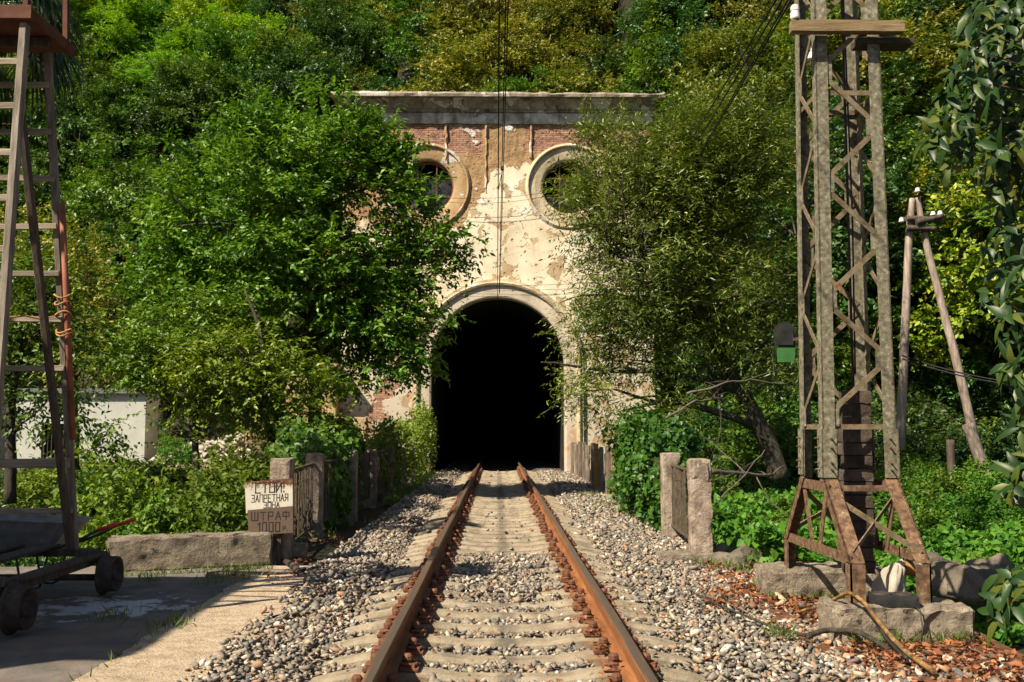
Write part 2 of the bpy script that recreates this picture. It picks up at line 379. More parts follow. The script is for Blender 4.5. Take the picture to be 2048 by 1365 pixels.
M['leaf_dry'] = leaf_mat('leaf_dry', [(.07, .03, .014), (.15, .055, .02), (.28, .09, .022), (.40, .15, .04), (.30, .19, .08)], trans=.2, rough=.6, tcol=(1.2, 1, .6))
M['grass'] = leaf_mat('grass_blade', [(.06, .11, .012), (.10, .17, .02), (.17, .21, .05)], trans=.3, rough=.5)

def stone_mat(name, cols):
    t = NT(name)
    at = t.n('ShaderNodeAttribute'); at.attribute_name = 'rnd'
    n = len(cols); col = t.ramp(at.outputs['Fac'], [(i / n, c) for i, c in enumerate(cols)], 'CONSTANT')
    f = t.noise(t.coord('Object'), 30, 6, .65)
    col = t.mix(1.0, col, t.ramp(f, [(.3, .62), (.7, 1.25)]), 'MULTIPLY')
    col = t.mix(t.math('MULTIPLY', t.step(t.noise(t.coord('Object'), 2.2, 6, .7), .48, .66), .45), col, (.20, .135, .08))   # brake dust and soil
    return t.finish(col, .8, t.bump(t.noise(t.coord('Object'), 90, 5, .7), .5, .006), 0, .3)
M['stones'] = stone_mat('ballast_stone', [(.14, .125, .105), (.20, .175, .145), (.33, .265, .19), (.105, .098, .09), (.26, .22, .175), (.40, .315, .22), (.165, .15, .13), (.34, .28, .205), (.22, .19, .155), (.32, .19, .115), (.14, .13, .115), (.29, .24, .18), (.45, .375, .28), (.21, .17, .125), (.24, .20, .155), (.18, .16, .135), (.54, .48, .40)])
M['rubble'] = stone_mat('red_rubble', [(.26, .10, .05), (.34, .16, .08), (.20, .085, .05), (.40, .24, .14), (.15, .13, .12), (.30, .12, .06), (.46, .33, .22), (.22, .17, .13), (.62, .54, .44), (.11, .105, .10), (.36, .15, .07)])

def mk_bed():
    t = NT('ballast_gravel'); c = t.coord('Object')
    cell = t.voro(c, 17, 'F1', 'Color'); d = t.voro(c, 17)
    bw = t.n('ShaderNodeRGBToBW'); t.link(cell, bw.inputs[0])
    col = t.ramp(bw.outputs[0], [(.1, (.07, .07, .075)), (.4, (.16, .15, .14)), (.6, (.30, .24, .17)), (.9, (.42, .35, .27))])
    col = t.mix(t.step(t.noise(c, .7, 4), .5, .75), col, (.17, .13, .09))
    h = t.math('SUBTRACT', 1.0, t.math('MULTIPLY', d, 12.0))
    return t.finish(col, .9, t.bump(h, 1.0, .03), 0, .2)
M['ballast_bed'] = mk_bed()
def mk_rail():
    t = NT('rail_steel'); c = t.coord('Object')
    f = t.noise(t.map(c, (5, .6, 5)), 3, 8, .65)
    col = t.ramp(f, [(.25, (.09, .032, .012)), (.5, (.20, .074, .023)), (.75, (.30, .125, .042))])
    sx = t.n('ShaderNodeSeparateXYZ'); t.link(c, sx.inputs[0])
    top = t.step(sx.outputs[2], .192, .199)
    wear = t.math('MULTIPLY', top, t.step(t.noise(t.map(c, (30, .5, 30)), 2, 5), .25, .5))
    col = t.mix(wear, col, (.075, .058, .045))
    return t.finish(col, t.math('SUBTRACT', .75, t.math('MULTIPLY', wear, .35)), t.bump(t.noise(c, 60, 6, .7), .4, .004), 0, .35)
M['rail'] = mk_rail()
def mk_asphalt():
    t = NT('old_asphalt'); c = t.coord('Object')
    f = t.noise(c, 3, 8, .65)
    col = t.ramp(f, [(.25, (.075, .066, .058)), (.55, (.155, .13, .11)), (.8, (.25, .205, .16))])
    col = t.mix(t.step(t.noise(c, .8, 4), .52, .70), col, (.20, .13, .08))
    # spilled cement powder
    sx = t.n('ShaderNodeSeparateXYZ'); t.link(c, sx.inputs[0])
    dx = t.math('DIVIDE', t.math('ADD', sx.outputs[0], 3.65), 0.75); dy = t.math('DIVIDE', t.math('SUBTRACT', sx.outputs[1], 9.35), 0.55)
    rr = t.math('SQRT', t.math('ADD', t.math('MULTIPLY', dx, dx), t.math('MULTIPLY', dy, dy)))
    m = t.step(t.math('SUBTRACT', t.noise(c, 3.2, 7, .7), t.math('MULTIPLY', rr, .16)), .36, .44)
    col = t.mix(t.math('MULTIPLY', m, .75), col, (.55, .54, .52))
    spk = t.step(t.voro(c, 26), .10, .05)
    col = t.mix(t.math('MULTIPLY', spk, t.step(t.noise(c, 5, 2), .55, .6)), col, (.5, .46, .4))
    return t.finish(col, .9, t.bump(t.noise(c, 45, 8, .75), .8, .012), 0, .25)
M['asphalt'] = mk_asphalt()

def mk_wall():
    """peeling plaster over brown render over brick"""
    t = NT('peeling_portal_wall'); c = t.coord('Object')
    sx = t.n('ShaderNodeSeparateXYZ'); t.link(c, sx.inputs[0]); x, z = sx.outputs[0], sx.outputs[2]
    big = t.math('SUBTRACT', t.noise(c, .55, 7, .62), .5)
    mid = t.math('SUBTRACT', t.noise(c, 1.6, 8, .68), .5)
    fine = t.noise(c, 9, 8, .7)
    # brick
    cx = t.n('ShaderNodeCombineXYZ'); t.link(x, cx.inputs[0]); t.link(z, cx.inputs[1])
    br = t.n('ShaderNodeTexBrick'); t.link(cx.outputs[0], br.inputs['Vector'])
    br.inputs['Scale'].default_value = 1; br.inputs['Brick Width'].default_value = .27; br.inputs['Row Height'].default_value = .085
    br.inputs['Mortar Size'].default_value = .012; br.inputs['Mortar Smooth'].default_value = .3
    br.inputs['Color1'].default_value = (.27, .11, .075, 1); br.inputs['Color2'].default_value = (.46, .26, .19, 1); br.inputs['Mortar'].default_value = (.13, .10, .075, 1)
    brick = t.mix(t.step(mid, -.1, .25), br.outputs['Color'], t.mix(.55, br.outputs['Color'], (.42, .24, .14)))
    # brown render
    tan = t.ramp(t.noise(c, 2.6, 8, .68), [(.25, (.20, .115, .055)), (.5, (.36, .225, .115)), (.75, (.47, .33, .19))])
    # cream plaster
    cream = t.ramp(t.noise(c, .8, 6, .6), [(.3, (.50, .41, .28)), (.5, (.66, .57, .41)), (.7, (.75, .69, .55))])
    greyz = t.step(t.math('ADD', z, t.math('MULTIPLY', big, 3)), 6.0, 2.5)
    cream = t.mix(t.math('MULTIPLY', greyz, .75), cream, (.46, .39, .31))
    # damp streaks, vertical
    st = t.step(t.noise(t.map(c, (3.5, 3.5, .35)), 1.2, 6, .65), .52, .75)
    cream = t.mix(t.math('MULTIPLY', st, .35), cream, (.34, .27, .18))
    patch = t.step(t.noise(c, 1.15, 7, .6, dist=.4), .555, .568)
    plast = t.mix(t.math('MULTIPLY', patch, .8), cream, tan)
    # white limewash islands
    white = t.step(t.noise(t.map(c, (1, 1, 1), (5, 3, 8)), .95, 7, .62, dist=.6), .60, .612)
    # zone lines
    L = t.math('ADD', t.math('MULTIPLY', t.math('ADD', x, 1.2), 1.75), 9.6)
    L = t.math('MAXIMUM', t.math('MINIMUM', L, 11.7), 9.35)
    e1 = t.math('SUBTRACT', z, t.math('ADD', L, t.math('MULTIPLY', mid, 2.4)))
    is_tan = t.step(e1, -.03, .03)
    e2 = t.math('SUBTRACT', z, t.math('ADD', t.math('ADD', 12.35, t.math('MULTIPLY', big, 5.0)), t.math('MULTIPLY', mid, 3.2)))
    is_brick = t.step(e2, -.02, .02)
    # keep a tongue of render near the middle
    ax = t.math('ABSOLUTE', t.math('SUBTRACT', x, .2))
    is_brick = t.math('MULTIPLY', is_brick, t.step(t.math('ADD', ax, t.math('MULTIPLY', mid, 1.6)), .75, .8))
    # left flank below: bare brick spots
    lb = t.math('MULTIPLY', t.step(t.noise(t.map(c, (1, 1, 1), (2, 0, 4)), .6, 6, .6), .57, .58), t.step(x, -3.2, -4.0))
    wz = t.math('MULTIPLY', white, t.step(z, 8.5, 10.5))
    lower = t.mix(is_tan, plast, tan)
    col = t.mix(t.math('MAXIMUM', is_brick, lb), lower, brick)
    tongue = t.math('MULTIPLY', wz, t.step(ax, 2.2, .8))
    col = t.mix(tongue, col, (.72, .70, .66))
    # bullet scars
    v1 = t.voro(cx.outputs[0], 1.5, dim='2D'); v2 = t.voro(t.map(cx.outputs[0], (1, 1, 1), (4.2, 7, 1.1)), 2.7, dim='2D')
    wh = t.step(t.noise(c, .45, 3), .42, .60)
    p1 = t.math('MULTIPLY', t.step(v1, .070, .035), t.step(t.noise(c, 1.1, 3), .46, .50))
    p2 = t.math('MULTIPLY', t.step(v2, .085, .045), wh)
    pk = t.math('MAXIMUM', p1, p2)
    col = t.mix(t.math('MULTIPLY', pk, .75), col, (.16, .10, .055))
    ring = t.math('MULTIPLY', t.step(v1, .20, .09), t.step(t.noise(c, 1.1, 3), .45, .5))
    col = t.mix(t.math('MULTIPLY', ring, .35), col, (.38, .25, .13))
    # hairline cracks
    ck = t.voro(t.map(c, (1, 1, 1.0)), .55, 'DISTANCE_TO_EDGE')
    crk = t.math('MULTIPLY', t.step(t.math('ADD', ck, t.math('MULTIPLY', t.math('SUBTRACT', t.noise(c, 6, 4), .5), .02)), .006, .002), .3)
    col = t.mix(crk, col, (.20, .14, .08))
    col = t.mix(t.math('MULTIPLY', t.step(fine, .55, .8), .25), col, (.24, .17, .10))
    # damp runs from the cornice and soot above the arch
    run = t.step(t.noise(t.map(c, (2.2, 2.2, .16)), 1.3, 7, .68), .50, .72)
    col = t.mix(t.math('MULTIPLY', t.math('MULTIPLY', run, t.step(z, 10.2, 13.4)), .6), col, (.10, .08, .06))
    # relief
    pl = t.math('SUBTRACT', 1.0, t.math('MULTIPLY', patch, .35))
    h = t.math('MULTIPLY', pl, t.math('SUBTRACT', 1.0, t.math('MULTIPLY', is_tan, .6)))
    h = t.math('MULTIPLY', h, t.math('SUBTRACT', 1.0, t.math('MAXIMUM', is_brick, lb)))
    h = t.math('ADD', h, tongue)
    h = t.math('ADD', h, t.math('MULTIPLY', t.math('SUBTRACT', t.noise(c, 3.5, 9, .72), .5), t.math('ADD', .15, t.math('MULTIPLY', is_tan, 2.2))))
    h = t.math('SUBTRACT', h, t.math('MULTIPLY', pk, 1.3))
    h = t.math('SUBTRACT', h, t.math('MULTIPLY', t.math('MULTIPLY', br.outputs['Fac'], is_brick), .5))
    dn = t.n('ShaderNodeDisplacement'); t.link(h, dn.inputs['Height']); dn.inputs['Midlevel'].default_value = .9; dn.inputs['Scale'].default_value = .045
    t.link(dn.outputs[0], t.out.inputs['Displacement']); t.m.displacement_method = 'BOTH'
    return t.finish(col, .92, None, 0, .15)
M['portal_wall'] = mk_wall()
def mk_trim(name, stops, dark=.0, drip=.5):
    t = NT(name); c = t.coord('Object')
    col = t.ramp(t.noise(c, 1.7, 8, .66), stops)
    st = t.step(t.noise(t.map(c, (2.6, 2.6, .5)), 1.1, 7, .7), .47, .66)
    col = t.mix(t.math('MULTIPLY', st, drip), col, (.055, .045, .032))
    pt = t.step(t.noise(t.map(c, (1, 1, 1), (3, 1, 7)), 1.3, 7, .62, dist=.5), .56, .575)
    col = t.mix(t.math('MULTIPLY', pt, .7), col, (.62, .58, .52))
    pk = t.step(t.voro(c, 3.1), .11, .05)
    col = t.mix(t.math('MULTIPLY', pk, .6), col, (.10, .07, .04))
    h = t.math('SUBTRACT', t.noise(c, 7, 8, .7), t.math('MULTIPLY', pk, .8))
    h = t.math('ADD', h, t.math('MULTIPLY', pt, .5))
    return t.finish(col, .9, t.bump(h, .8, .03), 0, .15)
M['trim'] = mk_trim('moulding_plaster', [(.25, (.30, .22, .13)), (.5, (.50, .40, .26)), (.75, (.66, .56, .40))], drip=.35)
M['trim_tan'] = mk_trim('moulding_bare_render', [(.25, (.22, .135, .065)), (.5, (.37, .24, .125)), (.75, (.48, .35, .20))], drip=.25)
M['cornice'] = mk_trim('cornice_stained', [(.25, (.10, .08, .06)), (.5, (.26, .22, .17)), (.75, (.50, .46, .39))], drip=.85)
M['slab'] = mk_trim('cornice_slab', [(.25, (.15, .12, .09)), (.5, (.33, .27, .20)), (.75, (.47, .40, .31))], drip=.6)
M['frieze'] = mk_trim('frieze_plaster', [(.3, (.16, .12, .085)), (.5, (.44, .38, .31)), (.7, (.74, .70, .64))], drip=.5)
def mk_arch():
    t = NT('arch_lining_render'); c = t.coord('Object')
    col = t.ramp(t.noise(c, 1.4, 8, .64), [(.25, (.32, .255, .19)), (.5, (.48, .40, .31)), (.75, (.58, .50, .40))])
    o = t.step(t.noise(t.map(c, (1, 1, 1), (1, 2, 3)), .9, 6, .65), .58, .66)
    col = t.mix(t.math('MULTIPLY', o, .7), col, (.42, .22, .09))
    pk = t.step(t.voro(c, 2.4), .10, .05)
    col = t.mix(t.math('MULTIPLY', pk, .7), col, (.09, .06, .04))
    h = t.math('SUBTRACT', t.noise(c, 6, 8, .7), t.math('MULTIPLY', pk, 1.0))
    return t.finish(col, .9, t.bump(h, .7, .03), 0, .15)
M['arch'] = mk_arch()
def mk_glass():
    t = NT('dusty_glass'); c = t.coord('Object')
    g = t.n('ShaderNodeBsdfGlossy'); g.inputs['Roughness'].default_value = .12; g.inputs['Color'].default_value = (.5, .5, .5, 1)
    d = t.n('ShaderNodeBsdfDiffuse'); d.inputs['Color'].default_value = (.06, .055, .05, 1)
    tr = t.n('ShaderNodeBsdfTransparent')
    m1 = t.n('ShaderNodeMixShader'); t.link(t.step(t.noise(c, 2.2, 5), .4, .75), m1.inputs[0]); t.link(tr.outputs[0], m1.inputs[1]); t.link(d.outputs[0], m1.inputs[2])
    m2 = t.n('ShaderNodeMixShader'); m2.inputs[0].default_value = .04; t.link(m1.outputs[0], m2.inputs[1]); t.link(g.outputs[0], m2.inputs[2])
    t.link(m2.outputs[0], t.out.inputs['Surface']); return t.m
M['glass'] = mk_glass()
def mk_sign(name, base, stain, lo, hi, zdir):
    t = NT(name); c = t.coord('Object')
    sx = t.n('ShaderNodeSeparateXYZ'); t.link(c, sx.inputs[0])
    col = t.ramp(t.noise(c, 5, 7, .65), [(.25, tuple(b * .72 for b in base)), (.7, base)])
    e = t.math('ADD', t.math('MULTIPLY', sx.outputs[2], zdir), t.math('MULTIPLY', t.math('SUBTRACT', t.noise(c, 26, 7, .75), .5), .45))
    m = t.step(e, lo, hi)
    col = t.mix(m, col, stain)
    return t.finish(col, .7, t.bump(t.noise(c, 60, 6, .7), .4, .004), 0, .3)
M['sign_white'] = mk_sign('sign_white_enamel', (.60, .55, .45), (.12, .042, .018), .085, .15, 1.0)
M['sign_brown'] = mk_sign('sign_brown_board', (.125, .082, .058), (.05, .03, .02), .24, .38, -1.0)

# ------------------------------------------------------------------ terrain
def sstep(a, b, x):
    t = np.clip((x - a) / (b - a), 0, 1); return t * t * (3 - 2 * t)
def vnoise(x, y, s=0.0):
    return (np.sin(x * .37 + 1.3 + s) * np.cos(y * .31 - .7 + s * 2) + .5 * np.sin(x * .83 + y * .57 + s) + .3 * np.cos(x * 1.7 - y * 1.3 + 2 * s)) / 1.8
PORTAL_Y = 38.0
def height(x, y):
    x = np.asarray(x, float); y = np.asarray(y, float)
    z = np.full(np.broadcast(x, y).shape, -0.14)
    gl = sstep(12.3, 13.6, y) * (1 - sstep(34.5, 37.4, y)) * sstep(3.15, 4.6, -x)
    z = z - 2.3 * gl + .25 * vnoise(x * 2, y * 2) * gl
    z = z + .30 * sstep(36.5, 37.6, y) * sstep(3.4, 5.5, -x)
    bank = sstep(3.1, 12, x) * sstep(10.5, 26, y)
    z = z + .25 * bank + .12 * vnoise(x * 3, y * 3, 1) * bank
    z = z - .45 * sstep(3.9, 4.4, x) * (1 - sstep(10.6, 11.6, y))
    h0 = 46.5 - sstep(6.2, 9.5, x) * 18.0 + 1.5 * vnoise(x, 0 * y, 3) * sstep(9, 14, np.abs(x))
    h0 = h0 - sstep(30, 45, -x) * 14
    t = np.clip(y - h0, 0, None)
    hill = t * .98 * sstep(0, 3, t) + 9.0 * sstep(0, 1.2, t) * (np.abs(x) < 6.6)
    z = z + np.where(t > 0, hill + 1.1 * vnoise(x * 1.3, y * 1.3, 5) * sstep(2, 8, t), 0)
    return z
def H(x, y): return float(height(np.array([x]), np.array([y]))[0])
gx = np.concatenate([np.arange(-75, -16, 1.5), np.arange(-16, 16, .4), np.arange(16, 75.1, 1.5)])
gy = np.concatenate([np.arange(-40, 2, 2.0), np.arange(2, 50, .4), np.arange(50, 112, 1.5)])
X, Y = np.meshgrid(gx, gy); Z = height(X, Y)
nxv, nyv = len(gx), len(gy)
ii = np.arange(nxv - 1)[None, :] + (np.arange(nyv - 1) * nxv)[:, None]
F = np.stack([ii, ii + 1, ii + 1 + nxv, ii + nxv], -1).reshape(-1, 4)
V = np.stack([X, Y, Z], -1).reshape(-1, 3)
fc = V[F].mean(1)
keep = ~((np.abs(fc[:, 0]) < 3.4) & (fc[:, 1] > 38.2) & (fc[:, 1] < 49.5))
ground = link_mesh('ground', np_mesh('ground', V, F[keep], smooth=True), M['soil']); tag(ground, 'dark earth of the valley floor and wooded slope', None, kind='structure')

# ballast bed under the loose stones, running on into the tunnel
gx = np.arange(-2.25, 2.76, .1); gy = np.concatenate([np.arange(-3, 30, .12), np.arange(30, 80, .5)])
X, Y = np.meshgrid(gx, gy)
def bed_z(x, y):
    pile = sstep(9.6, 10.6, y) * (1 - sstep(12.6, 13.8, y))
    ax = np.abs(x)
    z = -.055 - (.030 + .055 * sstep(12.8, 14, y)) * (1 - sstep(1.25, 1.55, ax)) * (1 - .8 * pile * (ax < .7)) + .012 * vnoise(x * 9, y * 9)
    return z - .03 * sstep(1.9, 2.6, x) + .05 * sstep(1.7, 2.0, -x) * (1 - sstep(11.5, 13, y))
Z = bed_z(X, Y); nxv, nyv = len(gx), len(gy)
ii = np.arange(nxv - 1)[None, :] + (np.arange(nyv - 1) * nxv)[:, None]
bed = link_mesh('ballast_bed', np_mesh('ballast_bed', np.stack([X, Y, Z], -1).reshape(-1, 3), np.stack([ii, ii + 1, ii + 1 + nxv, ii + nxv], -1).reshape(-1, 4), smooth=True), M['ballast_bed'])
tag(bed, 'grey gravel bed beneath the railway track', kind='structure')

# asphalt yard on the left and the concrete strip beside the ballast
rng = np.random.default_rng(4)
def sheet(name, mat, x0f, x1f, ys, z, nx=10, zn=.006):
    vs = []; 
    for y in ys:
        a, b = x0f(y), x1f(y)
        for i in range(nx + 1):
            x = a + (b - a) * i / nx
            vs.append((x, y, z + zn * math.sin(x * 7 + y * 3) * math.cos(y * 5 - x * 2)))
    n = nx + 1
    fs = [(j*n + i, j*n + i + 1, (j+1)*n + i + 1, (j+1)*n + i) for j in range(len(ys) - 1) for i in range(nx)]
    return link_mesh(name, np_mesh(name, vs, fs, smooth=True), mat)
wob = lambda y, s, a: a * (mnoise.noise(Vector((y * 1.7, s, 0))) + .6 * mnoise.noise(Vector((y * 6, s, 3))))
ys = list(np.arange(-3, 12.01, .12))
o = sheet('asphalt_yard', M['asphalt'], lambda y: -14.0, lambda y: -2.62, ys, -.012, 40); tag(o, 'worn grey asphalt yard beside the track', kind='structure')
o = sheet('platform_edge', M['platform'], lambda y: -2.78 + wob(y, 1, .10), lambda y: -1.98 + wob(y, 5, .16) - .28 * float(sstep(9.5, 11.8, y)), [y for y in ys if y < 11.9], .006, 12, .008); tag(o, 'crumbling pale concrete strip between asphalt and ballast', kind='structure')

# ------------------------------------------------------------------ track
track = empty('railway_track', (0, 0, 0), 'single railway track with rusty rails on concrete sleepers running into the tunnel', 'railway track')
GA = 0.7975
def rail_profile():
    h = [(.0, .182), (.030, .181), (.0365, .172), (.0365, .146), (.010, .132), (.009, .045), (.022, .030), (.075, .014), (.075, .0)]
    return h + [(-x, z) for x, z in h[::-1] if x > 0]
pr = rail_profile(); n = len(pr)
for sx in (-1, 1):
    b = MB(); ysr = list(np.arange(2.5, 42, 1.0)) + [60, 78]
    vs = []
    for i, y in enumerate(ysr):
        wx = .004 * math.sin(y * .9 + sx) ; wz = .004 * math.sin(y * .7 + sx * 2)
        vs += [(x + wx, y, z + wz + .02) for x, z in pr]
    fs = [(j*n + k, j*n + (k+1) % n, (j+1)*n + (k+1) % n, (j+1)*n + k) for j in range(len(ysr) - 1) for k in range(n)]
    b.add(vs, fs + [tuple(range(n))[::-1]], False); b.build('rail', M['rail'], track, loc=(sx * GA, 0, 0))
def sleeper_mesh(seed):
    rnd = random.Random(seed)
    xs = [-1.37, -1.33, -1.18, -1.02, -.94, -.62, -.52, -.34, 0, .34, .52, .62, .94, 1.02, 1.18, 1.33, 1.37]
    zt = [-.10, -.065, -.03, -.002, .0, .0, -.010, -.034, -.040, -.034, -.010, .0, .0, -.002, -.03, -.065, -.10]
    vs = []; 
    for x, z in zip(xs, zt):
        wt = .085 if abs(x) > .5 else .078
        j = lambda a: rnd.uniform(-a, a)
        vs += [(x, -.118 + j(.004), -.24), (x, -wt - .012, z - .028 + j(.004)), (x, -wt + .012 + j(.003), z + j(.003)), (x, wt - .012 + j(.003), z + j(.003)), (x, wt + .012, z - .028 + j(.004)), (x, .118 + j(.004), -.24)]
    m = 6; fs = []
    for i in range(len(xs) - 1):
        for k in range(m): fs.append((i*m + k, i*m + (k+1) % m, (i+1)*m + (k+1) % m, (i+1)*m + k))
    fs += [tuple(range(m - 1, -1, -1)), tuple((len(xs) - 1) * m + k for k in range(m))]
    b = MB(); b.add(vs, fs); me = b.mesh('sleeper'); me.materials.append(M['sleeper_concrete']); return me
sl_me = [sleeper_mesh(s) for s in range(4)]
# fastening: shoulder plate, U shaped spring clip and bolt (for the side x>0 of a rail, origin at the rail's centre line)
b = MB(); b.box((.125, 0, .012), (.12, .17, .018)); b.box((.150, 0, .028), (.02, .15, .03)); plate_me = b.mesh('tie_plate'); plate_me.materials.append(M['rust'])
b = MB(); b.tube([(.062, -.058, .040), (.10, -.066, .048), (.145, -.060, .040), (.166, -.03, .036), (.168, .03, .036), (.145, .060, .040), (.10, .066, .048), (.062, .058, .040)], .0095, 6); clip_me = b.mesh('spring_clip'); clip_me.materials.append(M['rust'])
b = MB()
b.lathe([(0, .0), (.030, .0), (.030, .05), (.036, .052), (.034, .076), (.022, .090), (0, .092)], (.108, 0, .012), (0, 0, 1), 8, False); bolt_me = b.mesh('bolt'); bolt_me.materials.append(M['rust'])
SLEEP_Y = [4.15 + .545 * i for i in range(63)]
rs = random.Random(5)
for i, y in enumerate(SLEEP_Y):
    s = link_mesh('sleeper', sl_me[i % 4], None, track, loc=(rs.uniform(-.03, .03), y + rs.uniform(-.02, .02), rs.uniform(-.006, .004)), rot=(0, 0, R(rs.uniform(-.6, .6))))
    for sx in (-1, 1):
        for side in (-1, 1):
            rz = 0 if side > 0 else math.pi
            for nm, me in (('tie_plate', plate_me), ('spring_clip', clip_me), ('bolt', bolt_me)):
                if y > 24 and nm == 'tie_plate': continue
                link_mesh(nm, me, None, s, loc=(sx * GA, 0, .002), rot=(0, 0, rz))

# loose ballast stones
def stone_protos(k, seed, flat=.6):
    out = []; rg = random.Random(seed)
    for _ in range(k):
        bm = bmesh.new()
        for i in range(10):
            v = Vector((rg.gauss(0, 1), rg.gauss(0, 1), rg.gauss(0, 1))).normalized()
            v *= rg.uniform(.8, 1.15); bm.verts.new((v.x, v.y * rg.uniform(.7, .9), v.z * flat))
        r = bmesh.ops.convex_hull(bm, input=bm.verts)
        bmesh.ops.delete(bm, geom=[g for g in r['geom_interior'] if isinstance(g, bmesh.types.BMVert)], context='VERTS')
        bmesh.ops.triangulate(bm, faces=bm.faces); bm.verts.ensure_lookup_table()
        bm.verts.index_update()
        out.append((np.array([v.co[:] for v in bm.verts]), np.array([[v.index for v in f.verts] for f in bm.faces]))); bm.free()
    return out
PROTO = stone_protos(14, 3)
def scatter_stones(name, pos, size, mat, seed, label, parent=None):
    rg = np.random.default_rng(seed); n = len(pos); which = rg.integers(0, len(PROTO), n)
    Vs, Fs, Rs = [], [], []; off = 0
    ang = rg.uniform(0, 2 * np.pi, n); tilt = rg.normal(0, .35, (n, 2)); col = rg.uniform(0, 1, n)
    for k, (pv, pf) in enumerate(PROTO):
        ix = np.where(which == k)[0]
        if not len(ix): continue
        c, s = np.cos(ang[ix]), np.sin(ang[ix])
        v = pv[None] * size[ix][:, None, None] * rg.uniform(.8, 1.25, (len(ix), 1, 3))
        x = v[..., 0]; y = v[..., 1]; z = v[..., 2]
        z2 = z + x * tilt[ix, 0][:, None] + y * tilt[ix, 1][:, None]
        vv = np.stack([x * c[:, None] - y * s[:, None], x * s[:, None] + y * c[:, None], z2], -1) + pos[ix][:, None, :]
        m = len(pv); Vs.append(vv.reshape(-1, 3))
        Fs.append((pf[None] + (np.arange(len(ix)) * m)[:, None, None] + off).reshape(-1, 3)); Rs.append(np.repeat(col[ix], len(pf)))
        off += len(ix) * m
    o = link_mesh(name, np_mesh(name, np.concatenate(Vs), np.concatenate(Fs), np.concatenate(Rs)), mat, parent)
    return tag(o, label, None, kind='stuff')
rg = np.random.default_rng(11)
P_, S_ = [], []
SY = np.array(SLEEP_Y)
for y0, y1, dens, s0, s1 in ((4.3, 9, 700, .014, .038), (9, 15, 480, .018, .040), (15, 24, 240, .026, .050), (24, 38, 140, .034, .060)):
    xa, xb = -2.25, 2.72
    n = int(dens * (xb - xa) * (y1 - y0)); x = rg.uniform(xa, xb, n); y = rg.uniform(y0, y1, n); s = rg.uniform(s0, s1, n) * np.where(rg.random(n) < .05, 1.6, 1) * np.where(rg.random(n) < .3, .7, 1)
    dS = np.abs(y[:, None] - SY[None]).min(1)
    on_sl = (dS < .088 + .02 * rg.random(n)) & (np.abs(x) < 1.36)
    nr = np.abs(np.abs(x) - GA) < .19
    centre = (np.abs(x) < .6) & (y > 10.0) & (y < 13.2)
    keepm = ~(on_sl & ~(centre & (rg.random(n) < .5)) & (rg.random(n) > .03)) & ~nr
    keepm &= ~((y > 13) & (np.abs(x) < .75) & (rg.random(n) < .25))
    keepm &= ~((x < -1.90) & (y < 11.6) & (rg.random(n) < .35 + .9 * np.clip((-x - 1.9) / .35, 0, 1)))
    x, y, s, on_sl, centre = x[keepm], y[keepm], s[keepm], on_sl[keepm], centre[keepm]
    z = bed_z(x, y) + s * .35 + rg.uniform(0, .022, len(x))
    z = np.where(on_sl, np.maximum(z, -.045 + s * .4), z)
    z = np.where(centre, np.maximum(z, -.05 + s * .5 + rg.uniform(0, .02, len(x))), z)
    z = z + np.where((np.abs(x) > 1.45) & (np.abs(x) < 2.2), .02, 0); z = np.where((x < -1.9) & (y < 11.6), np.maximum(z, .008 + s * .4), z)
    P_.append(np.stack([x, y, z], -1)); S_.append(s)
scatter_stones('ballast_stones', np.concatenate(P_), np.concatenate(S_), M['stones'], 2, 'loose grey and tan ballast stones around the sleepers')
# red-brown rubble on the right shoulder
n = 5200; y = rg.uniform(4.6, 11.8, n); x = rg.uniform(2.15, 4.1, n)
kp = (x > 2.45 + .35 * np.sin(y * 1.7) - .02 * (9 - y)) ; kp |= rg.random(n) < .25
kp &= ~((x > 2.62) & (y > 7.6) & (y < 8.45)); kp &= ~((x > 2.45) & (y > 9.55) & (y < 10.4)); kp &= ~((x > 2.5) & (y > 12.4))
x, y = x[kp], y[kp]
s = rg.uniform(.012, .045, len(x)) * np.where(rg.random(len(x)) < .05, 1.6, 1)
# dirt apron under it
def apron_z(x, y): return -.05 + .03 * np.sin(x * 3.1 + y) * np.cos(y * 2.3) - .25 * sstep(3.5, 4.2, x)
gx = np.arange(2.3, 4.5, .1); gy = np.arange(2, 12.9, .1); X, Y = np.meshgrid(gx, gy); Z = apron_z(X, Y); nxv, nyv = len(gx), len(gy)
ii = np.arange(nxv - 1)[None, :] + (np.arange(nyv - 1) * nxv)[:, None]
M['litter_soil'] = pmat('litter_soil', [(.3, (.07, .035, .018)), (.5, (.17, .075, .033)), (.7, (.27, .13, .06))], 6, bump=1.0, bdist=.04, bscale=28)
ap = link_mesh('dirt_shoulder', np_mesh('dirt_shoulder', np.stack([X, Y, Z], -1).reshape(-1, 3), np.stack([ii, ii + 1, ii + 1 + nxv, ii + nxv], -1).reshape(-1, 4), smooth=True), M['litter_soil'])
tag(ap, 'red-brown dirt shoulder between ballast and pylon', kind='structure')
scatter_stones('rubble_stones', np.stack([x, y, apron_z(x, y) + s * .45], -1), s, M['rubble'], 8, 'small red-brown rubble stones around the pylon base')
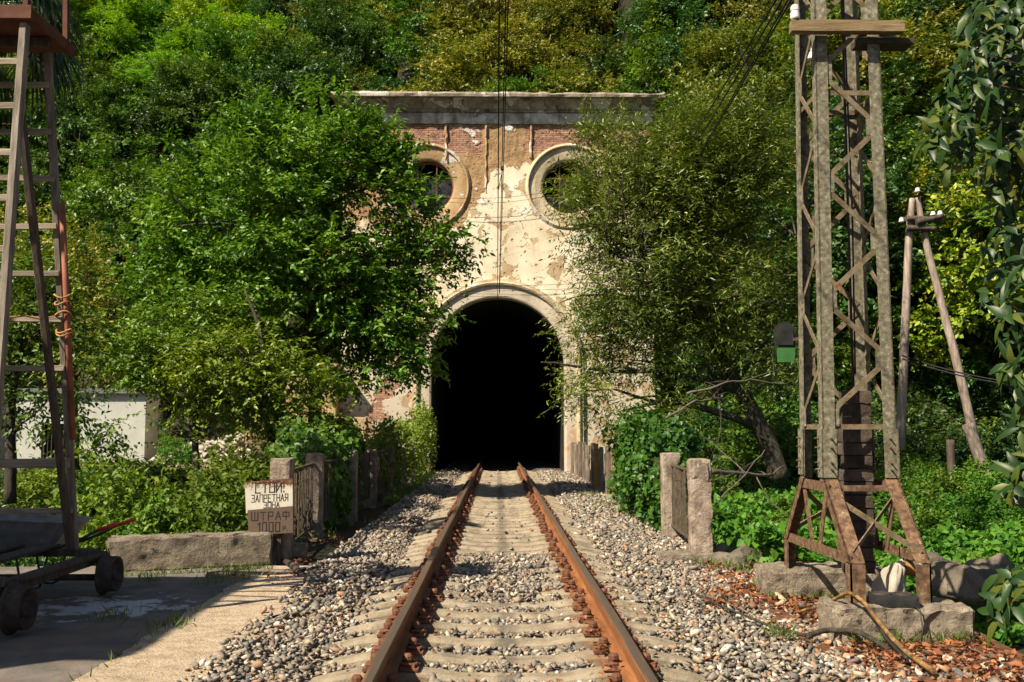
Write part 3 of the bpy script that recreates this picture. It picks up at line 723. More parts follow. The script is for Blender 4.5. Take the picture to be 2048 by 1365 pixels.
# ------------------------------------------------------------------ tunnel portal
PY = PORTAL_Y; XC = -.06
portal = empty('tunnel_portal', (XC, PY, 0), 'peeling cream and brick tunnel portal with two round windows above its arch', 'tunnel portal')
SPR, RO = 4.02, 2.54
OC = [(-2.76, 10.90), (2.76, 10.90)]
WH, WT = 5.98, 14.05
g_ = .045
gx = np.linspace(-WH, WH, int(2 * WH / g_)); gz = np.linspace(-.4, WT, int((WT + .4) / g_)); X, Zg = np.meshgrid(gx, gz); nxv, nyv = len(gx), len(gz)
ii = np.arange(nxv - 1)[None, :] + (np.arange(nyv - 1) * nxv)[:, None]
F = np.stack([ii, ii + 1, ii + 1 + nxv, ii + nxv], -1).reshape(-1, 4); V = np.stack([X, 0 * X, Zg], -1).reshape(-1, 3); fc = V[F].mean(1)
inside = np.where(fc[:, 2] > SPR, np.hypot(fc[:, 0], fc[:, 2] - SPR) < 2.92, np.abs(fc[:, 0]) < 2.92)
for cx, cz in OC: inside |= np.hypot(fc[:, 0] - cx, fc[:, 2] - cz) < 1.53
link_mesh('front_wall', np_mesh('front_wall', V, F[~inside], smooth=True), M['portal_wall'], portal)
DEP = 9.0
for sx in (-1, 1):
    b = MB(); b.box((sx * (WH - .2), DEP / 2 + .003, WT / 2 - .2), (.396, DEP, WT + .4)); b.build('side_wall', M['portal_wall'], portal)
b = MB(); b.box((0, DEP / 2 + .2, WT + .12), (2 * WH - .1, DEP - .3, .25)); b.build('roof', M['slab'], portal)
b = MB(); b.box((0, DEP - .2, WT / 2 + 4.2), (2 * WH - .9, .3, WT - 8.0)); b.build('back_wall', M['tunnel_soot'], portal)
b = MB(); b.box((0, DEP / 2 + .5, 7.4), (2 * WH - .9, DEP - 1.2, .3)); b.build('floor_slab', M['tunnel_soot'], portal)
# arch surround and tunnel lining: a profile swept round the opening
def sweep_arch(prof, z0=-.4, n=44):
    path = [('j', 1, z0), ('j', 1, 0.6), ('j', 1, 2.0), ('j', 1, 3.2)] + [('a', a, 0) for a in np.linspace(0, math.pi, n)] + [('j', -1, 3.2), ('j', -1, 2.0), ('j', -1, .6), ('j', -1, z0)]
    vs = []
    for k, a, z in path:
        for r, y in prof:
            if k == 'j': vs.append((a * r, y, z))
            else: vs.append((r * math.cos(a), y, SPR + r * math.sin(a)))
    m = len(prof); b = MB()
    b.add(vs, [(i*m + k, i*m + k + 1, (i+1)*m + k + 1, (i+1)*m + k) for i in range(len(path) - 1) for k in range(m - 1)])
    return b
sweep_arch([(2.54, .55), (2.54, -.07), (2.60, -.10), (2.985, -.10), (2.985, .02)]).build('arch_band', M['arch'], portal)
mm = sweep_arch([(2.98, .02), (2.98, -.13), (3.02, -.20), (3.09, -.23), (3.14, -.20), (3.15, -.14), (3.24, -.14), (3.25, .02)]).build('arch_moulding', M['trim'], portal)
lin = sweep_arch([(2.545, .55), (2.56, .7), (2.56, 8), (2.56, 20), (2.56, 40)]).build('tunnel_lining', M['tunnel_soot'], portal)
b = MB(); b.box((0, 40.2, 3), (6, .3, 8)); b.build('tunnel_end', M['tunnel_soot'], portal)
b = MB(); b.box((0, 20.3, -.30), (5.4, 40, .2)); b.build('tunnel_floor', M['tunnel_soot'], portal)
for i, (cx, cz) in enumerate(OC):
    b = MB(); b.lathe([(1.03, .75), (1.03, .16), (1.06, .10), (1.14, .07), (1.38, .05), (1.48, .035), (1.58, .03)], (cx, 0, cz), (0, 1, 0), 64)
    b.build('window_splay', M['trim_tan'] if i == 0 else M['trim'], portal)
    b = MB(); b.lathe([(1.56, .05), (1.565, -.03), (1.59, -.06), (1.62, -.065), (1.65, -.045), (1.66, -.025), (1.70, -.025), (1.71, .02)], (cx, 0, cz), (0, 1, 0), 64)
    b.build('window_moulding', M['trim_tan'] if i == 0 else M['trim'], portal)
    b = MB(); b.lathe([(1.04, .32), (1.04, .26), (.985, .26), (.985, .32), (1.04, .32)], (cx, 0, cz), (0, 1, 0), 48)
    win = b.build('round_window', M['rust'], portal)
    bars = []
    for d in (-.37, .37):
        L = math.sqrt(1.0 - d * d)
        q = MB(); q.beam((cx + d, .29, cz - L), (cx + d, .29, cz + L), .05, .04, (0, 1, 0)); q.build('glazing_bar', M['rust'], win)
        q = MB(); q.beam((cx - L, .292, cz + d), (cx + L, .292, cz + d), .045, .044, (0, 0, 1)); q.build('glazing_bar', M['rust'], win)
    # panes clipped to the round frame; a few are missing
    cells = [-1.0, -.37, .37, 1.0]
    for a in range(3):
        for c2 in range(3):
            if (i, a, c2) in ((0, 1, 2), (0, 2, 2), (1, 0, 2), (1, 1, 2), (1, 0, 1)): continue
            poly = [(cells[a], cells[c2]), (cells[a+1], cells[c2]), (cells[a+1], cells[c2+1]), (cells[a], cells[c2+1])]
            pts = []
            for k in range(4):
                p, q2 = poly[k], poly[(k+1) % 4]
                for t in np.linspace(0, 1, 8, endpoint=False):
                    x, z = p[0] + (q2[0] - p[0]) * t, p[1] + (q2[1] - p[1]) * t
                    r = math.hypot(x, z)
                    if r > .985: x, z = x / r * .985, z / r * .985
                    pts.append((cx + x, cz + z))
            q = MB(); q.prism(pts, .298, .303); q.build('pane', M['glass'], win)
# cornice
b = MB(); prof = [(0, 13.36), (-.08, 13.36), (-.08, 13.78), (-.14, 13.80), (-.14, 13.86), (-.22, 13.90), (-.30, 14.02), (-.42, 14.16), (-.50, 14.20), (-.50, 14.25), (.6, 14.25), (.6, 13.36)]
def extrude_x(prof, x0, x1, n=40, amp=.012, seed=0):
    b = MB(); vs = []; m = len(prof)
    for i in range(n + 1):
        x = x0 + (x1 - x0) * i / n
        for k, (y, z) in enumerate(prof):
            nn = mnoise.noise_vector(Vector((x * 2.3, k * 3.1 + seed, 0)))
            vs.append((x, y + (nn.y * amp if y < 0 else 0), z + nn.z * amp))
    fs = [(i*m + k, i*m + (k+1) % m, (i+1)*m + (k+1) % m, (i+1)*m + k) for i in range(n) for k in range(m)]
    b.add(vs, fs + [tuple(range(m))[::-1], tuple(n*m + k for k in range(m))]); return b
extrude_x(prof[2:10] + [(.3, 14.25), (.3, 13.78)], -6.10, 6.10).build('cornice', M['cornice'], portal)
extrude_x([(.2, 13.36), (-.05, 13.36), (-.06, 13.40), (-.06, 13.777), (.2, 13.777)], -6.02, 6.02, 90, .022, 7).build('frieze', M['frieze'], portal)
sl = rough_block('cornice_slab', (12.86, 1.3, .19), M['slab'], portal, (0, 0.0, 14.253), cuts=(160, 4, 2), amp=.03, chip=.09, seed=2, freq=3)
# ridges left of a fallen pilaster
for x, z0, z1 in ((-.47, 10.6, 13.35), (1.27, 12.0, 13.35), (-2.02, 11.9, 13.35)):
    o = rough_block('pilaster_ridge', (.085, .07, z1 - z0), M['trim_tan'], portal, (x, -.01, z0), cuts=(2, 2, 30), amp=.045, chip=.05, seed=int(x * 10) + 40, freq=4)
# low ochre wing beside the portal
wing = empty('portal_wing', (0, 0, 0), 'low ochre wing with a small cornice left of the tunnel portal', 'building')
xw0, xw1 = P(572, 740, Y=37.2).x, -6.06
rough_block('wall', (xw1 - xw0, 3.2, 3.85), M['ochre_wall'], wing, ((xw0 + xw1) / 2, 38.8, -.1), cuts=(10, 4, 12), amp=.03, chip=.05, seed=5, freq=1.5)
rough_block('cornice', (xw1 - xw0 + .35, 3.5, .22), M['ochre_wall'], wing, ((xw0 + xw1) / 2 - .1, 38.8, 3.755), cuts=(16, 4, 2), amp=.02, chip=.05, seed=6, freq=2)
rough_block('cornice', (xw1 - xw0 + .12, 3.3, .16), M['trim_tan'], wing, ((xw0 + xw1) / 2 - .03, 38.8, 3.50), cuts=(16, 4, 2), amp=.01, chip=.03, seed=7, freq=2)
# ochre retaining wall in front of it, of coursed blocks
ret = empty('retaining_wall', (0, 0, 0), 'mossy ochre retaining wall of coursed stone behind the alder trunks', 'wall')
rs = random.Random(3)
xa = P(488, 850, Y=36.6).x; xb = -5.0
for row in range(4):
    x = xa + (.3 if row % 2 else 0)
    while x < xb:
        wd = rs.uniform(.55, .95)
        rough_block('stone_block', (wd - .03, .6, .47), M['ochre_wall'], ret, (x + wd / 2, 36.9 + rs.uniform(-.03, .03) + row * .05, .05 + row * .49), cuts=(3, 2, 2), amp=.03, chip=.06, seed=rs.randint(0, 99), freq=2.5)
        x += wd
# white building on the terrace
wb = empty('white_building', (0, 0, 0), 'small white plastered building with a barred window beyond the gully', 'building')
c0 = P(288, 925, Y=40); bx1 = c0.x; bx0 = bx1 - 9.0; zb, zt = .10, 2.95
wx0, wx1 = P(82, 900, Y=40).x, P(136, 900, Y=40).x; wz0, wz1 = P(100, 920, Y=40).z, P(100, 848, Y=40).z
b = MB()
b.box(((wx1 + bx1) / 2, 40.15, (zb + zt) / 2), (bx1 - wx1, .3, zt - zb)); b.box(((bx0 + wx0) / 2, 40.15, (zb + zt) / 2), (wx0 - bx0, .3, zt - zb))
b.box(((wx0 + wx1) / 2, 40.15, (zb + wz0) / 2), (wx1 - wx0, .3, wz0 - zb)); b.box(((wx0 + wx1) / 2, 40.15, (zt + wz1) / 2), (wx1 - wx0, .3, zt - wz1))
b.build('front_wall', M['white_plaster'], wb)
b = MB(); b.box((bx1 - .15, 40.9, (zb + zt) / 2), (.296, 1.2, zt - zb)); b.build('side_wall', M['white_plaster'], wb)
b = MB(); b.box(((bx0 + bx1) / 2 - .1, 40.7, zt + .1), (bx1 - bx0 + .2, 1.8, .2)); b.build('roof', M['roof_slate'], wb)
b = MB(); b.box(((wx0 + wx1) / 2, 40.6, (wz0 + wz1) / 2), (wx1 - wx0 + .6, .1, wz1 - wz0 + .6)); dk = b.build('window_back', M['tunnel_soot'], wb)
wgr = MB(); wgr.box(((wx0 + wx1) / 2, 40.06, wz0 + .05), (wx1 - wx0, .05, .05)); wgr = wgr.build('window_grille', M['dark_iron'], wb)
for k in range(7):
    x = wx0 + (wx1 - wx0) * (k + .5) / 7
    b = MB(); b.beam((x, 40.06, wz0), (x, 40.06, wz1), .03, .03); b.build('bar', M['dark_iron'], wgr)
b = MB(); b.box((bx0 + 3.15, 39.85, 1.4), (.5, .6, 2.7)); b.build('pier', M['white_plaster'], wb)
# terrace kerb and pale rubble beside the building
tk = rough_block('terrace_kerb', (14.5, .5, .35), M['platform'], None, (-12.8, 37.55, -.12), cuts=(60, 2, 2), amp=.03, chip=.05, seed=9, freq=1.5); tag(tk, 'low pale kerb along the terrace edge above the gully', 'kerb')
n = 420; rg = np.random.default_rng(21); a = rg.uniform(0, 1, n); x = -13.6 + 4.4 * a + rg.normal(0, .3, n); y = 38.6 + rg.uniform(0, 2.4, n)
hh = np.interp(x, [-14, -12.6, -10.5, -9], [.2, .7, 1.3, .3]) * np.clip((y - 38.4) / 1.8, .1, 1)
scatter_stones('pale_rubble_heap', np.stack([x, y, .12 + hh * rg.uniform(.5, 1, n)], -1), rg.uniform(.10, .26, n), M['pale_stone'], 5, 'heap of pale broken stones beside the white building')

# station building just outside the view on the left: throws the straight edged shadow over the asphalt
stb = empty('station_building', (0, 0, 0), 'plain plastered station building standing left of the asphalt yard', 'building')
SX, SY0, SY1, SZ = -7.3, 3.6, 7.45, 5.95
b = MB(); b.box((SX - 2.3, (SY0 + SY1) / 2, SZ / 2), (4.4, SY1 - SY0 - .3, SZ)); b.build('wall', M['white_plaster'], stb)
b = MB(); b.box((SX - 2.2, (SY0 + SY1) / 2, SZ + .06), (4.6, SY1 - SY0, .14)); b.build('roof', M['roof_slate'], stb)
for y in (4.7, 6.8):
    b = MB(); b.box((SX - .09, y, 1.9), (.06, .9, 1.5)); wnd = b.build('window', M['glass'], stb)
    b = MB(); b.box((SX - .08, y, 1.1), (.16, 1.05, .08)); b.build('sill', M['concrete'], wnd)

# ------------------------------------------------------------------ fences
def rail_panel(fence, x0, y0, x1, y1, zlo, zhi, n, mat):
    pan = MB(); pan.beam((x0, y0, zhi), (x1, y1, zhi), .035, .03); pan.beam((x0, y0, zlo), (x1, y1, zlo), .035, .03)
    pan = pan.build('railing_panel', mat, fence)
    q = MB(); q.beam((0, 0, zlo - .03), (0, 0, zhi + .01), .032, .014); q.box((0, 0, zhi - .18), (.05, .02, .03)); bmh = q.mesh('bar'); bmh.materials.append(mat)
    for k in range(n):
        t = (k + .5) / n
        link_mesh('bar', bmh, None, pan, loc=(x0 + (x1 - x0) * t, y0 + (y1 - y0) * t, rsf.uniform(-.02, .02)), rot=(R(rsf.uniform(-1.2, 1.2)), R(rsf.uniform(-1, 1)), 1.57))
rsf = random.Random(8)
M['fence_iron'] = pmat('fence_iron', [(.3, (.035, .028, .02)), (.55, (.10, .075, .05)), (.8, (.19, .14, .09))], 14, bump=.5, bdist=.006, bscale=60, rough=.8, rnd=.2)
fl = empty('iron_fence', (0, 0, 0), 'overgrown iron railing between concrete posts behind the warning sign', 'fence')
def post(fence, x, y, h, wd, seed, z0=-.12, cap=False, mat='post_concrete'):
    p = rough_block('post', (wd, wd * .9, h - z0), M[mat], fence, (x, y, z0), R(rsf.uniform(-4, 4)), cuts=(5, 5, 22), amp=.012, chip=.035, seed=seed, freq=6)
    if cap: rough_block('post_cap', (wd * 1.06, wd * .98, .26), M[mat], p, (0, 0, h - z0 - .27), 0, cuts=(5, 5, 5), amp=.02, chip=.05, seed=seed + 3, freq=7)
    return p
FLX = -2.80
LP = [(P(562, 1085, Y=12.4).x, 12.4, 1.24), (P(628, 1062, Y=15.6).x, 15.6, 1.22), (FLX, 18.7, 1.2), (P(741, 1003, Y=21.9).x, 21.9, 1.13), (FLX, 25.2, 1.15), (FLX, 28.5, 1.15), (FLX, 31.8, 1.15)]
for k, (x, y, h) in enumerate(LP): post(fl, x, y, h, .26, 10 + k)
for k in range(len(LP) - 1):
    (xa_, ya, ha), (xb_, yb, hb) = LP[k], LP[k + 1]
    rail_panel(fl, xa_, ya + .13, xb_, yb - .13, .12, 1.06, 26, M['fence_iron'])
fr = empty('iron_fence', (0, 0, 0), 'rusty iron railing with two chipped concrete posts beside the ivy bank', 'fence')
RP = [(P(1401, 1108, Y=12.75).x, 12.75, 1.22), (P(1342, 1062, Y=15.6).x, 15.6, 1.22), (2.72, 18.8, 1.18), (2.74, 21.6, 1.1)]
for k, (x, y, h) in enumerate(RP): post(fr, x, y, h, .27, 30 + k, cap=(k == 0))
for k in range(len(RP) - 1):
    (xa_, ya, ha), (xb_, yb, hb) = RP[k], RP[k + 1]
    rail_panel(fr, xa_, ya + .13, xb_, yb - .13, .12, 1.04, 24, M['fence_iron'])
rough_block('footing', (.75, .45, .22), M['concrete'], fr, (RP[0][0] - .16, 12.72, -.16), 0, cuts=(8, 4, 3), amp=.03, chip=.06, seed=4)
# upright timber fence running to the portal
ft = empty('timber_fence', (0, 0, 0), 'row of weathered upright timbers with one orange board along the right of the track', 'fence')
pxs = [(1224, 'rust'), (1212, ''), (1199, ''), (1190, 'o'), (1183, ''), (1174, ''), (1166, ''), (1158, ''), (1151, ''), (1144, ''), (1138, '')]
M['red_timber'] = pmat('red_timber', [(.25, (.12, .045, .028)), (.5, (.24, .11, .075)), (.75, (.34, .19, .14))], 3.0, bump=1.0, bdist=.02, bscale=8, stretch=(6, 6, .8))
for k, (px, kind) in enumerate(pxs):
    yk = 2.66 * 2000 / (px - 999.0) if px > 1130 else 38
    h = 1.12 + rsf.uniform(-.05, .05)
    wd = .15 if kind == 'o' else .24
    rough_block('timber', (.13, wd, h + .2), M['orange_wood'] if kind == 'o' else M['red_timber'] if kind == 'rust' else M['sleeper_wood'], ft, (2.66 + rsf.uniform(-.02, .02), yk, -.2), R(rsf.uniform(-6, 6)), cuts=(3, 4, 10), amp=.012, chip=.04, seed=60 + k, freq=4)
    if k:
        yp = 2.66 * 2000 / (pxs[k-1][0] - 999.0)
        m = max(1, int((yk - yp - .3) / .34)); 
        for q in range(m):
            yy = yp + .22 + (yk - yp - .44) * (q + .5) / m
            rough_block('board', (.05, (yk - yp - .44) / m * .82, h - .02 + rsf.uniform(-.09, .03)), M['dark_wood'], ft, (2.74 + rsf.uniform(-.01, .01), yy, -.12), R(rsf.uniform(-3, 3)), cuts=(2, 3, 8), amp=.008, chip=.02, seed=80 + k * 7 + q, freq=4)

# ------------------------------------------------------------------ kerb blocks, sign
pa, pb = P(212, 1146, z=-.01), P(545, 1131, z=-.01)
L = (pb - pa).length; ang = math.atan2(pb.y - pa.y, pb.x - pa.x); mid = (pa + pb) / 2
kb = rough_block('concrete_beam', (L, .34, .39), M['concrete'], None, (mid.x - math.sin(ang) * .17, mid.y + math.cos(ang) * .17, -.02), ang, cuts=(60, 12, 14), amp=.022, chip=.07, seed=12, freq=7); tag(kb, 'long chipped concrete beam lying on the asphalt edge below the sign', 'concrete beam')
pc = P(580, 1124, z=-.02)
kb2 = rough_block('concrete_block', (.36, .3, .23), M['concrete'], None, (pc.x, pc.y + .15, -.03), R(4), cuts=(6, 5, 5), amp=.025, chip=.06, seed=17, freq=5); tag(kb2, 'small broken concrete block between the long beam and the ballast', 'concrete block')
# low slab of concrete and a buried pipe in front of the beam
o = rough_block('broken_slab', (.95, .3, .07), M['concrete'], None, (P(500, 1150, z=0).x, P(500, 1148, z=0).y, -.025), R(6), cuts=(10, 4, 2), amp=.02, chip=.05, seed=19, freq=4); tag(o, 'thin broken concrete slab in front of the long beam', 'slab')
b = MB(); p0 = P(572, 1124, z=.03); p1 = P(604, 1152, z=.03); b.tube([p0, p0.lerp(p1, .45) + Vector((0, 0, .03)), p0.lerp(p1, .5) + Vector((0, 0, .03)), p1], [.035, .037, .045, .030], 10)
tag(b.build('rusty_pipe', M['dark_iron']), 'short rusty pipe stub beside the small concrete block', 'pipe')

sign = empty('warning_sign', (0, 0, 0), 'white and brown warning boards lettered in black in front of a fence post', 'sign')
SYd = 12.16
GLY = {'С': [(.5, 1, 0, 1), (0, 1, 0, 0), (0, 0, .5, 0)], 'Т': [(0, 1, .56, 1), (.28, 1, .28, 0)], 'О': [(0, 0, 0, 1), (0, 1, .5, 1), (.5, 1, .5, 0), (.5, 0, 0, 0)],
 'Й': [(0, 1, 0, 0), (0, .05, .5, .95), (.5, 1, .5, 0), (.15, 1.14, .35, 1.14)], '!': [(.06, 1.05, .06, .42), (.06, .10, .06, .02)], 'З': [(0, 1, .45, 1), (.45, 1, .45, .08), (.12, .52, .45, .52), (0, 0, .45, 0)],
 'А': [(0, 0, .25, 1), (.25, 1, .5, 0), (.1, .35, .4, .35)], 'П': [(0, 0, 0, 1), (0, 1, .5, 1), (.5, 1, .5, 0)], 'Р': [(0, 0, 0, 1), (0, 1, .45, 1), (.45, 1, .45, .48), (.45, .48, 0, .48)],
 'Е': [(0, 0, 0, 1), (0, 1, .42, 1), (0, .5, .36, .5), (0, 0, .42, 0)], 'Н': [(0, 0, 0, 1), (.5, 0, .5, 1), (0, .5, .5, .5)], 'Я': [(.48, 0, .48, 1), (.48, 1, .03, 1), (.03, 1, .03, .48), (.03, .48, .48, .48), (.28, .48, 0, 0)],
 'Ш': [(0, 0, 0, 1), (.32, 0, .32, 1), (.64, 0, .64, 1), (0, 0, .64, 0)], 'Ф': [(.3, 0, .3, 1.05), (0, .9, .6, .9), (.6, .9, .6, .38), (.6, .38, 0, .38), (0, .38, 0, .9)],
 '1': [(.24, 0, .24, 1), (.24, 1, .04, .82)], '0': [(0, 0, 0, 1), (0, 1, .46, 1), (.46, 1, .46, 0), (.46, 0, 0, 0)], 'р': [(0, 0, 0, .52), (0, .52, .28, .52), (.28, .52, .28, .22), (.28, .22, 0, .22)], '.': [(0, 0, .05, .0)]}
WID = {'!': .12, 'Ш': .64, 'Ф': .6, 'Т': .56, '1': .3, 'р': .3, '.': .08}
def text(line, board, x, z, hgt, wd, th, yf, slant=0.0, seed=0, gap=.2):
    """letters of painted strokes; x,z lower left corner, wd the width of the line"""
    tot = sum(WID.get(c, .5) for c in line) + gap * (len(line) - 1); k = wd / tot; r_ = random.Random(seed)
    b = MB(); cx = x
    for c in line:
        jz = r_.uniform(-.03, .03) * hgt
        for (x0, z0, x1, z1) in GLY[c]:
            p0 = Vector((cx + x0 * k, yf, z + z0 * hgt + jz + (cx - x) * slant)); p1 = Vector((cx + x1 * k, yf, z + z1 * hgt + jz + (cx - x) * slant))
            d = (p1 - p0); d = d.normalized() if d.length > 1e-6 else Vector((1, 0, 0))
            b.beam(p0 - d * th * .5, p1 + d * th * .5, th * r_.uniform(.85, 1.1), .0016 + .0004 * r_.random(), (0, 1, 0))
        cx += (WID.get(c, .5) + gap) * k
    return b.build('lettering', M['letter'], board)
def board(name, quad, y, mat, th=.012):
    """quad px corners: tl,tr,br,bl"""
    pts = [P(px, py, Y=y) for px, py in quad]; c = sum(pts, Vector()) / 4
    b = MB(); b.prism([(p.x - c.x, p.z - c.z) for p in pts[::-1]], 0, th)
    return b.build(name, M[mat], sign, loc=(c.x, y, c.z)), pts
wbrd, q1 = board('white_board', [(489.5, 964.5), (585, 957), (585.5, 1016), (492, 1027)], SYd, 'sign_white')
bbrd, q2 = board('brown_board', [(495, 1021), (585.5, 1012.5), (586, 1066), (497, 1071)], SYd - .014, 'sign_brown')
def ttx(line, brd, px0, px1, pyb, pyt, y, th, slant, seed, gap=.2):
    a = P(px0, pyb, Y=y); c = P(px1, pyt, Y=y)
    o = text(line, brd, a.x - brd.location.x, a.z - brd.location.z, c.z - a.z, c.x - a.x, th, y - .0012 - brd.location.y, slant, seed, gap)
ttx('СТОЙ!', wbrd, 511, 569, 986, 966.5, SYd, .0135, .03, 1)
ttx('ЗАПРЕТНАЯ', wbrd, 503, 576, 1005, 991, SYd, .0085, .04, 2)
ttx('ЗОНА', wbrd, 527, 559, 1016, 1005, SYd, .0085, .03, 3)
ttx('ШТРАФ', bbrd, 503, 578, 1041, 1025, SYd - .014, .011, .03, 4, .26)
ttx('1000', bbrd, 515, 560, 1064, 1046, SYd - .014, .013, .03, 5, .26)
ttx('р.', bbrd, 566, 575, 1061, 1046, SYd - .014, .008, .0, 6)
b = MB(); b.beam((P(560, 1000, Y=12.2).x, 12.205, -.1), (P(560, 1000, Y=12.2).x, 12.205, P(560, 965, Y=12.2).z), .05, .04, (0, 1, 0)); b.build('stake', M['dark_wood'], sign)

# ------------------------------------------------------------------ lattice pylon
py_ = empty('lattice_pylon', (0, 0, 0), 'rusty four-legged lattice steel pylon with a timber crossbeam', 'pylon')
def lx(side, z):   # leg positions with a slight taper
    t = (z - 1.2) / 5.0
    return (2.755 + .045 * t) if side < 0 else (3.405 - .04 * t)
def ly(side, z):
    t = (z - 1.2) / 5.0
    return (8.70 + .03 * t) if side < 0 else (9.38 - .05 * t)
def leg_pt(sx, sy, z): return Vector((lx(sx, z), ly(sy, z), z))
ZB, ZT = 1.17, 7.6
def angle_bar(b, p0, p1, wd, th, dx, dy):
    """L section: two plates meeting at the outer corner; dx,dy = inward signs"""
    for ax, nrm in (((dx, 0, 0), (0, dy, 0)), ((0, dy, 0), (dx, 0, 0))):
        a = Vector(ax) * wd; n_ = Vector(nrm) * th
        c = [p0, p0 + a, p0 + a + n_, p0 + n_]; d = [p1, p1 + a, p1 + a + n_, p1 + n_]
        b.add(c + d, [(0, 1, 5, 4), (1, 2, 6, 5), (2, 3, 7, 6), (3, 0, 4, 7), (3, 2, 1, 0), (4, 5, 6, 7)])
for sx in (-1, 1):
    for sy in (-1, 1):
        b = MB(); angle_bar(b, leg_pt(sx, sy, ZB - .02), leg_pt(sx, sy, ZT), .108, .012, -sx, -sy)
        lg = b.build('leg', M['steel_lichen'], py_)
        # splice plate with bolts over the joint
        q = MB(); a0 = leg_pt(sx, sy, 1.18) + Vector((sx * .006, sy * .006, 0)); a1 = leg_pt(sx, sy, 1.60) + Vector((sx * .006, sy * .006, 0))
        angle_bar(q, a0 + Vector((sx * .008, sy * .008, 0)), a1 + Vector((sx * .008, sy * .008, 0)), .13, .010, -sx, -sy); q.build('splice_plate', M['steel_lichen'], lg)
        for zz in (1.25, 1.31, 1.44, 1.52):
            p = leg_pt(sx, sy, zz)
            for ax, off in (((0, sy, 0), (-sx * .065, sy * .012, 0)), ((sx, 0, 0), (sx * .012, -sy * .065, 0))):
                q = MB(); q.lathe([(0, .0), (.012, .0), (.012, .012), (.0075, .013), (.0075, .04), (0, .04)], p + Vector(off), ax, 6, False); q.build('bolt', M['steel_rust'], lg)
        # splayed foot
        fy = 8.10 if sy < 0 else 9.98
        kx = lx(sx, ZB)
        k0 = Vector((kx, ly(sy, ZB), ZB)); k1 = Vector((kx, fy, .53)); k2 = Vector((kx, fy, .20))
        b = MB(); angle_bar(b, k0, k1, .12, .013, -sx, -sy); angle_bar(b, k1 - Vector((0, 0, .012)), k2, .12, .013, -sx, -sy)
        b.build('foot', M['steel_rust'], py_)
def brace(p0, p1, nrm, wd=.046, mat='steel_brace', name='brace'):
    b = MB(); d = (p1 - p0).normalized(); b.beam(p0, p1, wd, .010, nrm); b.build(name, M[mat], py_)
HS = .52
zs = [1.70 + HS * k for k in range(12)]
for k in range(len(zs) - 1):
    a, c = (-1, 1) if k % 2 == 0 else (1, -1)
    for sy in (-1, 1):
        s1 = a if sy < 0 else -a
        brace(leg_pt(s1, sy, zs[k] + .03) + Vector((-s1 * .06, -sy * .018, 0)), leg_pt(-s1, sy, zs[k + 1] - .03) + Vector((s1 * .06, -sy * .018, 0)), (0, 1, 0))
    for sx in (-1, 1):
        s1 = -a if sx < 0 else a
        brace(leg_pt(sx, s1, zs[k] + .03) + Vector((-sx * .018, -s1 * .06, 0)), leg_pt(sx, -s1, zs[k + 1] - .03) + Vector((-sx * .018, s1 * .06, 0)), (1, 0, 0))
for k, z in enumerate(zs[:-1]):
    for sx in (-1, 1):
        for sy in (-1, 1):
            front = (sx < 0) == (k % 2 == 0) if sy < 0 else (sx > 0) == (k % 2 == 0)
            p = leg_pt(sx, sy, z)
            if front:
                b = MB(); b.box(p + Vector((-sx * .085, -sy * .0135, 0)), (.13, .006, .15)); b.build('gusset_plate', M['steel_lichen'], py_)
            else:
                b = MB(); b.box(p + Vector((-sx * .0135, -sy * .085, 0)), (.006, .13, .15)); b.build('gusset_plate', M['steel_lichen'], py_)
for z in (1.62, 4.62):
    for sy in (-1, 1): brace(leg_pt(-1, sy, z) + Vector((.02, -sy * .03, 0)), leg_pt(1, sy, z) + Vector((-.02, -sy * .03, 0)), (0, 1, 0), .045, name='strut')
    for sx in (-1, 1): brace(leg_pt(sx, -1, z) + Vector((-sx * .03, .02, 0)), leg_pt(sx, 1, z) + Vector((-sx * .03, -.02, 0)), (1, 0, 0), .045, name='strut')
# base frame: top rails, V braces on the sides, X on front and back, bottom rails
for sy in (-1, 1): brace(leg_pt(-1, sy, 1.09) + Vector((.02, -sy * .02 + sy * .03, 0)), leg_pt(1, sy, 1.09) + Vector((-.02, -sy * .02 + sy * .03, 0)), (0, 1, 0), .05, 'steel_rust', 'strut')
for sx in (-1, 1):
    kx = lx(sx, ZB) - sx * .016
    brace(Vector((kx, 8.62, 1.10)), Vector((kx, 9.46, 1.10)), (1, 0, 0), .085, 'steel_rust', 'strut')
    brace(Vector((kx, 8.12, .55)), Vector((kx, 9.96, .55)), (1, 0, 0), .085, 'steel_rust', 'strut')
    for yy in (8.72, 9.36):
        brace(Vector((kx - sx * .012, yy, 1.08)), Vector((kx - sx * .012, 9.04 + (.10 if yy > 9 else -.10), .56)), (1, 0, 0), .08, 'steel_rust')
for sy, (yt, yb) in ((-1, (8.66, 8.16)), (1, (9.42, 9.92))):
    brace(Vector((lx(-1, 1) + .05, yt, 1.03)), Vector((lx(1, 1) - .05, yb, .60)), (0, 1, .6), .045)
    brace(Vector((lx(1, 1) - .05, yt + .012, 1.03)), Vector((lx(-1, 1) + .05, yb + .012, .60)), (0, 1, .6), .045)
zc = P(1690, 53, Y=8.6).z
xl, xr = P(1581, 53, Y=8.62).x, P(1806, 53, Y=8.62).x
rough_block('crossbeam', (xr - xl, .10, .105), M['beam_wood'], py_, ((xl + xr) / 2, 8.625, zc - .05), 0, cuts=(16, 2, 2), amp=.006, chip=.015, seed=3)
b = MB(); xl2, xr2 = P(1692, 40, Y=9.0).x, P(1800, 40, Y=9.0).x
b.box(((xl2 + xr2) / 2, 9.05, zc + .155), (xr2 - xl2, .10, .008)); b.box(((xl2 + xr2) / 2, 9.0, zc + .13), (xr2 - xl2, .008, .05)); b.box(((xl2 + xr2) / 2, 9.10, zc + .13), (xr2 - xl2, .008, .05))
b.build('steel_channel', M['galv'], py_)
